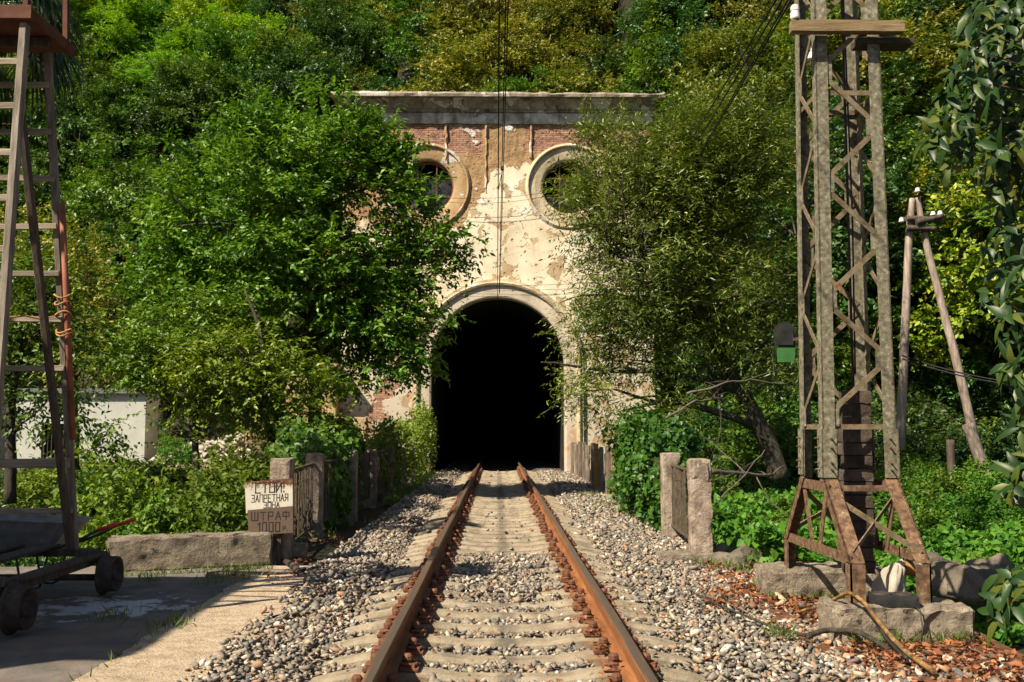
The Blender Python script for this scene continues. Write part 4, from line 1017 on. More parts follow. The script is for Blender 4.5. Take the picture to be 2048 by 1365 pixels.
for fx, y, zz in ((1692, 8.98, .05), (1800, 8.98, .05)):
    pass
b = MB(); b.box(((xl2 + xr2) / 2, 8.80, zc - .085), (xr2 - xl2, .20, .05)); b.build('steel_channel', M['dark_iron'], py_)
def insulator(px, py, Y, tilt, label):
    p = P(px, py, Y=Y); b = MB()
    o = empty('insulator', p, label, 'insulator')
    b.lathe([(0, -.07), (.036, -.07), (.042, -.06), (.042, -.01), (.034, -.004), (.034, .004), (.040, .01), (.038, .045), (.025, .06), (0, .062)], (0, 0, 0), tilt, 14, False); b.build('body', M['porcelain'], o)
    q = MB(); t_ = Vector(tilt).normalized(); q.tube([t_ * -.06, t_ * -.13, t_ * -.15 + Vector((.05, 0, 0))], .008, 6); q.build('pin', M['dark_iron'], o)
    return o
insulator(1590, 24, 8.6, (0, 0, 1), 'white porcelain insulator on the left end of the pylon crossbeam')
insulator(1628, 106, 8.9, (.35, 0, 1), 'tilted white porcelain insulator inside the lattice pylon below its crossbeam')
# footings
fb = rough_block('concrete_footing', (1.08, .52, .36), M['concrete'], None, (3.09, 8.10, -.14), R(2), cuts=(44, 18, 12), amp=.035, chip=.10, seed=22, freq=9); tag(fb, 'rough concrete footing under the pylon feet holding the black hotplate', 'footing')
fb = rough_block('concrete_footing', (1.20, .55, .42), M['concrete'], None, (3.12, 9.98, -.17), R(-1), cuts=(44, 18, 12), amp=.035, chip=.10, seed=25, freq=9); tag(fb, 'rough concrete footing under the pylon feet behind the counterweights', 'footing')
# counterweight stack hanging inside the pylon
cw = empty('counterweight_stack', (3.17, 9.08, .2), 'dark stack of slab counterweights hanging inside the lattice pylon', 'counterweight')
b = MB(); b.tube([(0, 0, .1), (0, 0, 6.2)], .012, 6); b.tube([(0.03, 0.02, 1.9), (0.05, 0.03, 3.4), (.02, .04, 6.2)], .008, 6); b.build('rod', M['dark_iron'], cw)
for k in range(14):
    rough_block('weight', (.235, .235, .112), M['weight_stone'], cw, (rsf.uniform(-.008, .008), rsf.uniform(-.008, .008), .12 + k * .1165), R(rsf.uniform(-4, 4)), cuts=(4, 4, 3), amp=.004, chip=.016, seed=90 + k, freq=9)
# dark rounded signal hood with green lower part
p = P(1570, 690, Y=9.62)
sg = empty('signal_hood', p, 'black rounded metal signal plate with a green lower part beside the pylon', 'signal')
rr = .098
pts = [(-rr, -.03), (-rr * 1.02, .10)] + [(-rr * math.cos(a), .12 + rr * 1.05 * math.sin(a)) for a in np.linspace(0.05, math.pi - .05, 14)] + [(rr * 1.02, .10), (rr, -.03)]
b = MB(); b.prism(pts[::-1], -.012, .012); b.build('plate', M['black'], sg)
b = MB(); b.prism([(x * .78, .02 + (z) * .78) for x, z in pts[::-1]], -.026, -.0125); b.build('hood', M['black'], sg)
b = MB(); b.prism([(-.075, -.17), (.085, -.165), (.095, -.031), (-.08, -.031)], -.014, .010); b.build('green_plate', M['sign_green'], sg)
b = MB(); b.beam((.06, .03, .05), (.17, -.2, .05), .03, .03); b.build('bracket', M['dark_iron'], sg)
# hotplate, sack, bowl
hp = empty('hotplate', (3.06, 8.02, .215), 'black two-ring hotplate on the pylon footing', 'hotplate', rz=R(-8))
rough_block('body', (.34, .26, .085), M['black'], hp, (0, 0, .0), 0, cuts=(8, 6, 3), amp=.001, chip=.012, seed=2)
for x in (-.085, .075):
    b = MB()
    for r_ in (.066, .044, .022): b.lathe([(r_ + .007, 0), (r_ + .005, .010), (r_ - .005, .010), (r_ - .007, 0)], (x, 0, .085), (0, 0, 1), 24)
    b.build('heating_ring', M['dark_iron'], hp)
b = MB(); b.tube([(.12, -.12, .02), (.15, -.19, .0), (.15, -.25, -.14), (.13, -.28, -.22)], .006, 6); b.build('cord', M['black'], hp)
def lump(name, mat, c, rad, seed, n=20, m=14, amp=.25, parent=None, squash=None):
    vs = []
    for i in range(m + 1):
        th = math.pi * i / m
        for k in range(n):
            a = 2 * math.pi * k / n; v = Vector((math.sin(th) * math.cos(a), math.sin(th) * math.sin(a), math.cos(th)))
            r_ = 1 + amp * mnoise.noise(v * 1.6 + Vector((seed, 0, 0))) + amp * .35 * mnoise.noise(v * 4.5 + Vector((seed, 3, 0)))
            q = Vector((v.x * rad[0], v.y * rad[1], v.z * rad[2])) * r_
            if squash: q = squash(q)
            vs.append(q)
    fs = [(i*n + k, i*n + (k+1) % n, (i+1)*n + (k+1) % n, (i+1)*n + k) for i in range(m) for k in range(n)]
    b = MB(); b.add(vs, fs, True); return b.build(name, M[mat], parent, loc=c)
sk = empty('cloth_sack', (3.24, 8.60, 0), 'slumped off-white cloth sack draped over a bowl between the pylon feet', 'sack')
def sq(q):
    q = q.copy(); t = (q.z + .2) / .4; a = math.atan2(q.y, q.x)
    f_ = 1 + .10 * math.sin(a * 7 + q.z * 6) * (1 - .6 * max(0, t)) + .05 * math.sin(a * 13 - q.z * 9); q.x *= f_; q.y *= f_
    q.x += .10 * max(0, t) ** 2; 
    if q.z < -.1: q.x *= 1.15; q.y *= 1.15
    return q
lump('cloth', 'cloth', (-.02, 0, .25), (.13, .12, .22), 11, 56, 30, .30, sk, sq)
b = MB(); b.lathe([(0, 0), (.04, .0), (.075, .05), (.085, .09), (.08, .092), (.07, .06), (.03, .012), (0, .012)], (.15, .02, .40), (.85, -.15, .35), 18); b.build('bowl', M['tan_enamel'], sk)
lump('cloth_knot', 'cloth', (.27, -.05, .42), (.035, .03, .045), 8, 12, 8, .4, sk)
# mottled stick, black cable, branches on the ground
def gtube(name, pts, rad, mat, label, cat, nsub=4, n=8, wob_=.01, seed=0):
    pv = [P(px, py, z=z) if z < 3 else P(px, py, Y=z) for px, py, z in pts]; out = []; m = len(pv)
    for i in range(m - 1):
        p0, p1, p2, p3 = pv[max(i-1, 0)], pv[i], pv[i+1], pv[min(i+2, m-1)]
        for t in np.linspace(0, 1, nsub, endpoint=False):
            q = .5 * ((2*p1) + (p2 - p0)*t + (2*p0 - 5*p1 + 4*p2 - p3)*t*t + (3*p1 - p0 - 3*p2 + p3)*t**3)
            out.append(q + Vector(mnoise.noise_vector(q * 6 + Vector((seed, 0, 0)))) * wob_)
    out.append(pv[-1]); k = len(out)
    rr = [rad[0] + (rad[1] - rad[0]) * i / (k - 1) for i in range(k)]
    b = MB(); b.tube(out, rr, n); return tag(b.build(name, M[mat]), label, cat)
gtube('mottled_stick', [(1590, 1226, 8.75), (1645, 1211, 8.4), (1690, 1188, 8.0), (1722, 1199, 7.74), (1755, 1240, 7.62), (1800, 1293, 7.3), (1868, 1343, 6.72)], (.012, .020), 'bamboo', 'crooked yellow-brown mottled stick leaning over the pylon footing', 'stick', seed=2)
gtube('black_cable', [(1705, 1190, 7.9), (1740, 1222, 7.70), (1772, 1275, 7.55), (1815, 1318, 7.05)], (.013, .013), 'black', 'thick black cable trailing off the footing beside the mottled stick', 'cable', seed=5)
gtube('fallen_branch', [(1378, 1180, .02), (1440, 1210, .05), (1520, 1245, .04), (1612, 1272, .02)], (.006, .014), 'bark', 'thin dark fallen branch lying between ballast and pylon', 'branch', seed=7)
gtube('fallen_branch', [(1612, 1272, .02), (1660, 1260, .05), (1720, 1268, .05), (1780, 1300, .0)], (.024, .018), 'bark', 'thick brown fallen branch in front of the pylon footing', 'branch', seed=9)
o = lump('white_stone', 'porcelain', P(1680, 1245, z=.03), (.055, .035, .06), 5, 14, 10, .35); tag(o, 'white stone leaning on the pylon footing', 'stone')
# boulders of the old gully wall behind the pylon
for k, (px, py, yy, r_) in enumerate(((1462, 1135, 12.2, .24), (1500, 1125, 12.6, .26), (1440, 1120, 13.0, .22), (1900, 1165, 10.9, .26), (1945, 1175, 10.7, .28), (1850, 1130, 11.6, .22), (1985, 1155, 11.2, .30))):
    p = P(px, py, Y=yy); o = lump('boulder', 'dark_stone', p, (r_, r_ * .8, r_ * .75), 20 + k, 18, 12, .45)
    tag(o, 'brown boulder of the broken gully wall %s' % ('behind the right fence post' if px < 1600 else 'right of the pylon base'), 'boulder', 'boulders by the fence post' if px < 1600 else 'boulders by the pylon')

# ------------------------------------------------------------------ wooden A pole with insulators
ap_ = empty('telegraph_pole', (0, 0, 0), 'weathered wooden A-frame pole with short crossarms and white insulators', 'telegraph pole')
AY = 24.0
def ptube(name, pts, rad, mat, parent, n=10, seed=0, wob_=.02):
    out = []; rr = []; m = 10
    for i in range(len(pts) - 1):
        for t in np.linspace(0, 1, m, endpoint=False):
            q = pts[i].lerp(pts[i+1], t); out.append(q + Vector(mnoise.noise_vector(q * 1.5 + Vector((seed, 0, 0)))) * wob_); rr.append(rad[i] + (rad[i+1] - rad[i]) * t)
    out.append(pts[-1]); rr.append(rad[-1])
    b = MB(); b.tube(out, rr, n); return b.build(name, M[mat], parent)
ptube('pole', [P(1825, 398, Y=AY), P(1818, 480, Y=AY), P(1800, 900, Y=AY)], (.075, .09, .115), 'pole_wood', ap_, seed=1)
ptube('strut', [P(1835, 396, Y=AY), P(1850, 480, Y=AY), P(1900, 670, Y=AY), P(1950, 880, Y=AY)], (.065, .085, .10, .11), 'pole_wood', ap_, seed=4)
ptube('stub', [P(1936, 850, Y=AY - .2), P(1988, 992, Y=AY - .2)], (.14, .15), 'pole_wood', ap_, seed=6)
for (a, b_), yy in ((((1812, 437), (1885, 440)), AY - .15), (((1812, 456), (1872, 458)), AY - .16), (((1833, 446), (1884, 433)), AY - .22), (((1800, 440), (1850, 447)), AY + .14)):
    ptube('crossarm', [P(*a, Y=yy), P(*b_, Y=yy)], (.075, .06), 'dark_wood', ap_, 8, seed=int(a[1]))
for px, py in ((1866, 428), (1880, 427), (1835, 381), (1803, 441)):
    p = P(px, py, Y=AY - .2); b = MB(); b.lathe([(0, -.05), (.06, -.05), (.075, -.02), (.05, .0), (.055, .03), (.03, .06), (0, .06)], p, (0, 0, 1), 12); b.build('insulator', M['porcelain'], ap_)
st = ptube('wood_stub_post', [P(1901, 880, Y=20), P(1903, 985, Y=20)], (.085, .09), 'dark_wood', None, 8, seed=9); tag(st, 'short dark wooden stub post in the ivy left of the leaning pole', 'post')
# ------------------------------------------------------------------ wires
def wire(p0, p1, rad, sag, label, group=None, n=24, mat='wire'):
    pts = [p0.lerp(p1, t) - Vector((0, 0, sag * 4 * t * (1 - t))) for t in np.linspace(0, 1, n)]
    b = MB(); b.tube(pts, rad, 5); o = b.build('overhead_wire', M[mat]); return tag(o, label, 'wire', group)
wire(Vector((-.05, -2, 6.7)), Vector((-.10, 60, 6.15)), .011, .05, 'black contact wire running above the track into the tunnel mouth')
wire(Vector((.06, -2, 8.0)), Vector((-.02, 37.0, 6.55)), .010, .10, 'black carrier wire above the track ending under the tunnel crown', 'carrier wires')
wire(Vector((.11, -2, 8.3)), Vector((.0, 37.0, 6.6)), .010, .10, 'black carrier wire above the track ending under the tunnel crown', 'carrier wires')
dr = empty('catenary_dropper', (0, 0, 0), 'short clamp with droppers joining the wires over the track', 'dropper')
b = MB(); b.tube([(-.075, 20.4, 6.46), (.03, 20.4, 6.98)], .008, 5); b.build('dropper', M['wire'], dr)
b = MB(); b.box((.02, 20.4, 6.98), (.07, .12, .06)); b.build('clamp', M['dark_iron'], dr)
tagw = 'slack thin wire crossing the portal below the round windows'
for a, c, sg_ in (((846, 392, 37.6), (1130, 378, 37.6), .22), ((846, 398, 37.6), (1130, 384, 37.6), .30)):
    wire(P(a[0], a[1], Y=a[2]), P(c[0], c[1], Y=c[2]), .007, sg_, tagw, 'slack portal wires')
for a, c, s_ in (((905, 574), (1190, 566), .03), ((905, 583), (1230, 573), .05), ((915, 587), (1150, 588), .03), ((925, 593), (1120, 590), .02)):
    wire(P(*a, Y=36.8), P(*c, Y=36.8), .007, s_, 'thin taut wire strung across the top of the tunnel arch', 'taut arch wires')
for px0, px1, py1, k in ((1560, 1372, 300, 0), (1572, 1388, 300, 1), (1583, 1398, 318, 2), (1590, 1392, 330, 3)):
    wire(P(px0 + 10, -30, Y=8.8), P(px1 - 60, py1 + 90, Y=37.5), .011, .05, 'black cable from the pylon top down to the right flank of the portal', 'cables from the pylon')
for k in range(2):
    wire(P(1805, 712 + k * 6, Y=9.2), P(2120, 775 + k * 5, Y=8.0), .007, .05, 'slack grey cable leading right from the pylon leg', 'cables right of the pylon')
for py in (428, 436, 420):
    wire(P(1880, py, Y=AY), P(2300, py - 12, Y=AY + 6), .006, .15, 'very thin line wire leaving the wooden A pole', 'pole line wires', 12)

# ------------------------------------------------------------------ tower trolley on the asphalt
tw = empty('ladder_tower', (0, 0, 0), 'tall grey wooden ladder tower with red-brown deck on a rusty wheeled trolley', 'ladder tower')
TX = -4.10; TWD = 1.05
def tbeam(name, p0, p1, wd, th, mat, up=(0, 1, 0), parent=None, bev=.006):
    b = MB(); p0 = Vector(p0); p1 = Vector(p1); b.beam((0, 0, 0), p1 - p0, wd, th, up, bev); return b.build(name, M[mat], parent or tw, loc=p0)
topA = P(50, 50, Y=8.28); botA = P(-28, 1110, Y=7.95); topC = P(95, 100, Y=9.1); botC = P(150, 1098, Y=9.78)
legA = tbeam('leg', botA, topA, .062, .08, 'old_wood'); legC = tbeam('leg', botC, topC, .055, .08, 'old_wood')
legA2 = tbeam('leg', botA - Vector((TWD + .2, 0, 0)), topA - Vector((TWD, 0, 0)), .075, .11, 'old_wood'); legC2 = tbeam('leg', botC - Vector((TWD + .2, 0, 0)), topC - Vector((TWD, 0, 0)), .07, .11, 'old_wood')
tbeam('diagonal_brace', P(43, 240, Y=8.33), P(140, 1095, Y=9.70), .055, .075, 'dark_wood')
tbeam('diagonal_brace', P(43, 240, Y=8.33) - Vector((TWD, 0, 0)), P(140, 1095, Y=9.70) - Vector((TWD, 0, 0)), .055, .075, 'dark_wood')
def on_leg(a, c, z): t = (z - a.z) / (c.z - a.z); return a.lerp(c, t)
for k, py in enumerate((175, 268, 362, 456, 550, 641, 738, 926, 1020)):
    z = P(100, py, Y=9.1 + .68 * (py - 100) / 1000).z; p = on_leg(botC, topC, z)
    tbeam('rung', p + Vector((.02, -.062, 0)), p + Vector((-TWD - .06, -.062, rsf.uniform(-.02, .02))), .055 if py not in (926,) else .09, .03, 'rung_wood')
for k, py in enumerate((115, 205, 300, 392, 495, 600, 700, 800, 900, 1000)):
    z = P(20, py, Y=8.25 - .3 * py / 1100).z; p = on_leg(botA, topA, z)
    tbeam('rung', p + Vector((.02, .062, 0)), p + Vector((-TWD - .06, .062, rsf.uniform(-.02, .02))), .06, .03, 'rung_wood')
tbeam('tie_bar', P(5, 248, Y=8.5), P(60, 250, Y=9.1), .012, .012, 'rust'); tbeam('tie_bar', P(5, 310, Y=8.5), P(102, 316, Y=9.2), .012, .012, 'rust')
zd = P(51, 26, Y=8.22).z - .02; DX = -4.02
for k in range(6):
    tbeam('deck_board', (DX - .03 - 1.30 * k / 6 - .09, 8.24, zd + .02), (DX - .03 - 1.30 * k / 6 - .09, 9.08, zd + .02), .205, .035, 'deck_red', (0, 0, 1))
tbeam('deck_edge', (DX, 8.22, zd + .02), (DX, 9.10, zd + .02), .03, .10, 'deck_red', (0, 0, 1))
tbeam('deck_edge', (DX + .02, 8.21, zd + .02), (DX - 1.5, 8.21, zd + .02), .03, .12, 'deck_red', (0, 0, 1))
tbeam('deck_joist', (DX - .05, 8.70, zd - .05), (DX - 1.45, 8.70, zd - .05), .06, .09, 'dark_wood', (0, 0, 1))
tbeam('rail_post', (DX - .05, 9.05, zd), (DX - .1, 9.08, zd + 1.0), .05, .05, 'deck_red'); tbeam('rail_post', (DX - .06, 8.28, zd), (DX - .06, 8.28, zd + 1.0), .05, .05, 'deck_red')
pp0, pp1 = P(124, 405, Y=9.25), P(146, 880, Y=9.58)
b = MB(); b.tube([pp0, pp0.lerp(pp1, .5), pp1], .028, 12); pipe = b.build('steel_pipe', M['pipe_red'], tw)
for py in (592, 606, 626, 662, 668):
    t = (py - 405) / 475; c = pp0.lerp(pp1, t); b = MB()
    pts = [c + Vector((-.03 + .075 * math.cos(a), .045 * math.sin(a) - .01, .02 * math.sin(a * 2 + py))) for a in np.linspace(0, 2 * math.pi, 14)]
    b.tube(pts, .009, 5); b.build('rope_tie', M['rope'], pipe)
b = MB(); b.tube([P(15, 636, Y=8.9), P(50, 632, Y=9.2), P(85, 640, Y=9.38), P(108, 632, Y=9.4)], .008, 5); b.build('rope_tie', M['rope'], pipe)
# trolley: frame, axles, flanged wheels, long push pole
for yy in (8.04, 9.88):
    b = MB(); b.tube([(-3.72, yy, .172), (-5.45, yy, .172)], .032, 10); b.build('axle', M['dark_iron'], tw)
for x in (-4.02, -5.2): tbeam('frame_beam', (x, 7.75, .34), (x, 10.1, .34), .09, .11, 'dark_wood', (0, 0, 1))
for y in (7.95, 9.80): tbeam('frame_beam', (-3.9, y, .42), (-5.3, y, .42), .10, .07, 'dark_wood', (0, 0, 1))
for x in (-4.4, -4.75): tbeam('frame_board', (x, 7.9, .475), (x, 9.9, .475), .20, .03, 'dark_wood', (0, 0, 1))
b = MB()
b.lathe([(.0, -.03), (.05, -.03), (.05, .0), (.125, .01), (.145, -.05), (.165, -.055), (.170, .055), (.178, .062), (.205, .066), (.205, .085), (.17, .092), (.145, .07), (.125, .03), (.05, .03), (.05, .05), (0, .05)], (0, 0, 0), (-1, 0, 0), 36); wme = b.mesh('wheel'); wme.materials.append(M['dark_iron'])
for x, y, s_ in ((-3.80, 8.04, 1), (-3.80, 9.88, 1), (-5.36, 8.04, -1), (-5.36, 9.88, -1)):
    link_mesh('wheel', wme, None, tw, loc=(x, y, .205), rot=(0, 0, 0 if s_ > 0 else math.pi))
b = MB(); b.tube([P(-40, 1180, Y=8.0), P(60, 1155, Y=8.5), P(130, 1132, Y=9.05), P(212, 1106, Y=9.95)], [.032, .032, .03, .022], 10); b.build('push_pole', M['dark_wood'], tw)

# ------------------------------------------------------------------ wheelbarrow
wbw = empty('wheelbarrow', (-4.9, 10.35, 0), 'grey metal wheelbarrow with green frame and red grips behind the trolley', 'wheelbarrow'); wbw.scale = (.88, .88, .88)
def tray():
    # open tub with rolled lip: outer and inner shells
    top = [(-.78, -.30), (-.70, -.36), (.10, -.37), (.60, -.34), (.68, -.28), (.68, .28), (.60, .34), (.10, .37), (-.70, .36), (-.78, .30)]
    bot = [(-.22, -.20), (-.18, -.24), (.10, -.25), (.36, -.24), (.40, -.20), (.40, .20), (.36, .24), (.10, .25), (-.18, .24), (-.22, .20)]
    zt = [.86, .86, .80, .78, .77, .77, .78, .80, .86, .86]
    n = 10; vs = []
    rings = [(1.035, 0, -.016), (1.03, 0, .0), (1.0, 0, .004)]
    for s_, _, dz in rings: vs += [(x * s_, y * s_, z + dz) for (x, y), z in zip(top, zt)]
    for t in (.33, .7, 1.0): vs += [(a[0] + (c[0] - a[0]) * t, a[1] + (c[1] - a[1]) * t, z + (.42 - z) * t) for a, c, z in zip(top, bot, zt)]
    m = 6; fs = [(i*n + k, i*n + (k+1) % n, (i+1)*n + (k+1) % n, (i+1)*n + k) for i in range(m - 1) for k in range(n)]
    fs.append(tuple((m - 1) * n + k for k in range(n)))
    b = MB(); b.add(vs, fs, False); return b
tr_ = tray(); me = tr_.mesh('tray'); o = link_mesh('tray', me, M['barrow'], wbw); sm = o.modifiers.new('thick', 'SOLIDIFY'); sm.thickness = .006
for sy in (-1, 1):
    b = MB(); b.tube([(-.75, sy * .05, .22), (-.35, sy * .16, .36), (.35, sy * .25, .42), (.75, sy * .27, .56), (1.02, sy * .28, .70)], .016, 8); hd = b.build('handle', M['green_paint'], wbw)
    b = MB(); b.tube([(.98, sy * .279, .68), (1.20, sy * .285, .755)], .023, 10); b.build('grip', M['red_grip'], hd)
    b = MB(); b.tube([(.05, sy * .24, .41), (.12, sy * .25, .10), (.17, sy * .25, .02), (.26, sy * .25, .01), (.34, sy * .25, .05), (.42, sy * .25, .42)], .014, 8); b.build('leg', M['green_paint'], wbw)
b = MB(); b.lathe([(.0, -.04), (.10, -.04), (.11, -.035), (.17, -.04), (.19, -.025), (.195, 0), (.19, .025), (.17, .04), (.11, .035), (.10, .04), (0, .04)], (-.75, 0, .195), (0, 1, 0), 24); b.build('wheel', M['black'], wbw)
# ------------------------------------------------------------------ vegetation
def unit(v): return v / np.maximum(np.linalg.norm(v, axis=-1, keepdims=True), 1e-9)
def leaf_arrays(base, d, nrm, L, W, rnd, fold=.22):
    """two triangles folded along the midrib"""
    d = unit(d); side = unit(np.cross(d, nrm)); up = np.cross(side, d)
    m = base + d * (L * .42)[:, None]
    a = m + side * (W * .5)[:, None] + up * (W * fold)[:, None]
    c = m - side * (W * .5)[:, None] + up * (W * fold)[:, None]
    tip = base + d * L[:, None]
    V = np.stack([base, a, tip, c], 1).reshape(-1, 3); n = len(base)
    F = np.array([[0, 1, 2], [0, 2, 3]])[None] + (np.arange(n) * 4)[:, None, None]
    return V, F.reshape(-1, 3), np.repeat(rnd, 2)
def big_leaf_arrays(base, d, nrm, L, W, rnd, curl=.25):
    """longer leaf outline with a drooping curve: 5 stations"""
    d = unit(d); side = unit(np.cross(d, nrm)); up = np.cross(side, d)
    ts = [0, .22, .5, .8, 1.0]; ws = [.08, .8, 1.0, .6, .03]; rows = []
    for t, w_ in zip(ts, ws):
        m = base + d * (L * t)[:, None] - up * (L * curl * t * t)[:, None]
        rows += [m + side * (W * .5 * w_)[:, None] + up * (W * .16 * w_)[:, None], m, m - side * (W * .5 * w_)[:, None] + up * (W * .16 * w_)[:, None]]
    V = np.stack(rows, 1).reshape(-1, 3); n = len(base)
    f = []
    for i in range(4):
        for k in range(2): f.append([i*3 + k, i*3 + k + 1, (i+1)*3 + k + 1, (i+1)*3 + k])
    F = np.array(f)[None] + (np.arange(n) * 15)[:, None, None]
    return V, F.reshape(-1, 4), np.repeat(rnd, 8)
def crown_leaves(rg, ells, ncl, ntw, nlf, cl_r, twl, L, W, flat=.55, shell=.35, upb=.25, droop=.25, jit=.6, lvar=.35):
    """clusters in ellipsoids -> twigs -> leaves.  ells: [(centre, radii, weight)]"""
    wts = np.array([e[2] for e in ells], float); wts /= wts.sum(); which = rg.choice(len(ells), ncl, p=wts)
    cen = np.array([e[0] for e in ells])[which]; rad = np.array([e[1] for e in ells])[which]
    u = unit(rg.normal(0, 1, (ncl, 3))); rr = (shell ** 3 + (1 - shell ** 3) * rg.random(ncl)) ** (1 / 3)
    cc = cen + u * rad * rr[:, None]
    crnd = rg.random(ncl)
    allc = cen.mean(0)
    tb = np.repeat(cc, ntw, 0) + rg.normal(0, 1, (ncl * ntw, 3)) * cl_r * np.array([1, 1, flat])
    outw = unit(np.repeat(cc - cen * .7 - allc * .3, ntw, 0) * 1.0)
    td = unit(outw * .75 + rg.normal(0, jit, (ncl * ntw, 3)) + np.array([0, 0, upb]))
    t = np.linspace(.1, 1, nlf)[None, :, None]
    tl = twl * rg.uniform(.6, 1.3, (ncl * ntw, 1, 1))
    lb = tb[:, None, :] + td[:, None, :] * t * tl - np.array([0, 0, 1]) * droop * .4 * (t * tl) ** 2 / twl
    sgn = np.where(np.arange(nlf) % 2 == 0, 1, -1)[None, :, None]
    sd_ = unit(np.cross(td, np.array([0, 0, 1.0]) + rg.normal(0, .3, td.shape)))[:, None, :]
    ld = td[:, None, :] * .55 + sd_ * sgn * .8 + rg.normal(0, .35, lb.shape) - np.array([0, 0, droop])
    nn = np.array([0, 0, .85]) + outw[:, None, :] * .35 + rg.normal(0, .45, lb.shape)
    N = ncl * ntw * nlf
    lb = lb.reshape(N, 3); ld = ld.reshape(N, 3); nn = nn.reshape(N, 3)
    rnd = np.clip(.45 * np.repeat(crnd, ntw * nlf) + .55 * rg.random(N), 0, 1)
    Ls = L * rg.uniform(1 - lvar, 1 + lvar, N); Ws = W * rg.uniform(1 - lvar, 1 + lvar, N)
    return cc, leaf_arrays(lb, ld, unit(nn), Ls, Ws, rnd)
def bend(p0, p1, rg, sag=.12, n=6, amp=.10):
    L = (p1 - p0).length; out = []
    off = Vector(rg.normal(0, 1, 3)) * L * amp
    for i in range(n + 1):
        t = i / n; q = p0.lerp(p1, t) + off * math.sin(math.pi * t) * .6 + Vector((0, 0, sag * L * math.sin(math.pi * t)))
        q += Vector(mnoise.noise_vector(q * 2.0)) * .05 * math.sin(math.pi * t) * min(L, 2.0); out.append(q)
    return out
def make_trunk(rg, trunk_pts, trunk_r, targets, rb=.05, mat='bark', sub=2, name='trunk', parent=None):
    b = MB(); tp = [Vector(p) for p in trunk_pts]; fine = []; fr_ = []
    for i in range(len(tp) - 1):
        for t in np.linspace(0, 1, 5, endpoint=False):
            q = tp[i].lerp(tp[i+1], t); q += Vector(mnoise.noise_vector(q * 1.3)) * .06; fine.append(q); fr_.append(trunk_r[i] + (trunk_r[i+1] - trunk_r[i]) * t)
    fine.append(tp[-1]); fr_.append(trunk_r[-1]); b.tube(fine, fr_, 8)
    for tg in targets:
        tg = Vector(tg); best = min(range(len(fine)), key=lambda i: (fine[i] - tg).length + max(0, fine[i].z - tg.z + .3) * 2.5)
        p0 = fine[best]; path = bend(p0, tg, rg); r0 = min(fr_[best] * .75, rb); m = len(path)
        b.tube(path, [r0 * (1 - .8 * i / (m - 1)) for i in range(m)], 5)
        for _ in range(sub):
            k = rg.integers(2, m - 1); q = path[k]; e = q + (tg - p0) * rg.uniform(.2, .4) + Vector(rg.normal(0, .3, 3)) * (tg - p0).length * .35
            pp = bend(q, e, rg, .05, 4); b.tube(pp, [r0 * .4 * (1 - .75 * i / 4) for i in range(5)], 4)
    return b.build(name, M[mat], parent)
def tree(name, label, cat, base, ells_px, Yc, depth, ncl, ntw, nlf, cl_r, twl, L, W, leafm, trunk_px, trunk_r, nbr, seed, group=None, rb=.05, barkm='bark', leafname='crown', sub=2, **kw):
    """ells_px: (px, py, rx_px, rz_px, weight[, dY]) at distance Yc"""
    rg = np.random.default_rng(seed); k = Yc / FPX; ells = []
    for e in ells_px:
        dy = e[5] if len(e) > 5 else 0
        c = P(e[0], e[1], Y=Yc + dy); ells.append((np.array(c), np.array([e[2] * k, (e[2] * k * .5 + e[3] * k * .5) * depth, e[3] * k]), e[4]))
    root = empty(name, base, label, cat, group)
    cc, (V, F, Rn) = crown_leaves(rg, ells, ncl, ntw, nlf, cl_r, twl, L, W, **kw)
    V = V - np.array(base)
    link_mesh(leafname, np_mesh(leafname, V, F, Rn), M[leafm], root)
    tg = cc[rg.choice(len(cc), min(nbr, len(cc)), replace=False)]
    inv = Vector(base)
    tr = make_trunk(rg, [P(px, py, Y=yy) - inv for px, py, yy in trunk_px], trunk_r, [Vector(t) - inv for t in tg], rb, barkm, sub, 'trunk', root)
    return root
# --- trees beside the line
Y1 = 23.0; b1 = P(640, 1060, Y=24)
tree('alder_tree', 'large dark green broad-leaved tree spreading in front of the portal left flank', 'tree', b1,
     [(610, 300, 150, 125, 1.0), (500, 440, 185, 165, 1.35), (700, 440, 135, 190, 1.25), (590, 600, 240, 140, 1.5), (845, 525, 85, 62, .45), (795, 395, 48, 95, .34), (740, 300, 50, 70, .25), (770, 625, 110, 70, .55), (805, 712, 80, 34, .22), (430, 590, 140, 130, .8), (690, 740, 60, 40, .2)],
     Y1, .85, 270, 22, 10, .30, .50, .150, .076, 'leaf_dark', [(640, 1060, 24), (632, 900, 24), (628, 720, 23.7), (610, 520, 23.4), (600, 330, 23.2)], (.20, .17, .14, .10, .05), 52, 1, rb=.075, shell=.45, flat=.34)
b2 = P(548, 1010, Y=19.5)
tree('young_alder', 'slim-stemmed green tree with low pale leafy sprays behind the sign post', 'tree', b2,
     [(470, 730, 120, 65, 1), (560, 780, 90, 55, .55), (430, 790, 60, 35, .25), (630, 850, 50, 30, .2), (480, 860, 50, 20, .08)],
     19.5, .8, 85, 12, 10, .26, .45, .105, .055, 'leaf_dark', [(548, 1010, 19.5), (545, 900, 19.5), (535, 780, 19.5), (520, 660, 19.6), (490, 580, 19.8)], (.085, .075, .06, .045, .02), 20, 2, rb=.035, flat=.4)
b3 = P(392, 1010, Y=20.5)
tree('young_alder', 'slim-stemmed green tree spreading towards the white building corner', 'tree', b3,
     [(340, 700, 110, 70, 1), (300, 745, 80, 40, .45), (400, 640, 100, 80, .7), (400, 830, 50, 30, .15)],
     20.5, .8, 80, 12, 10, .28, .45, .11, .058, 'leaf_dark', [(392, 1010, 20.5), (391, 900, 20.5), (394, 800, 20.5), (380, 690, 20.6)], (.08, .07, .055, .03), 20, 3, rb=.035, flat=.4)
b5 = P(22, 1010, Y=16)
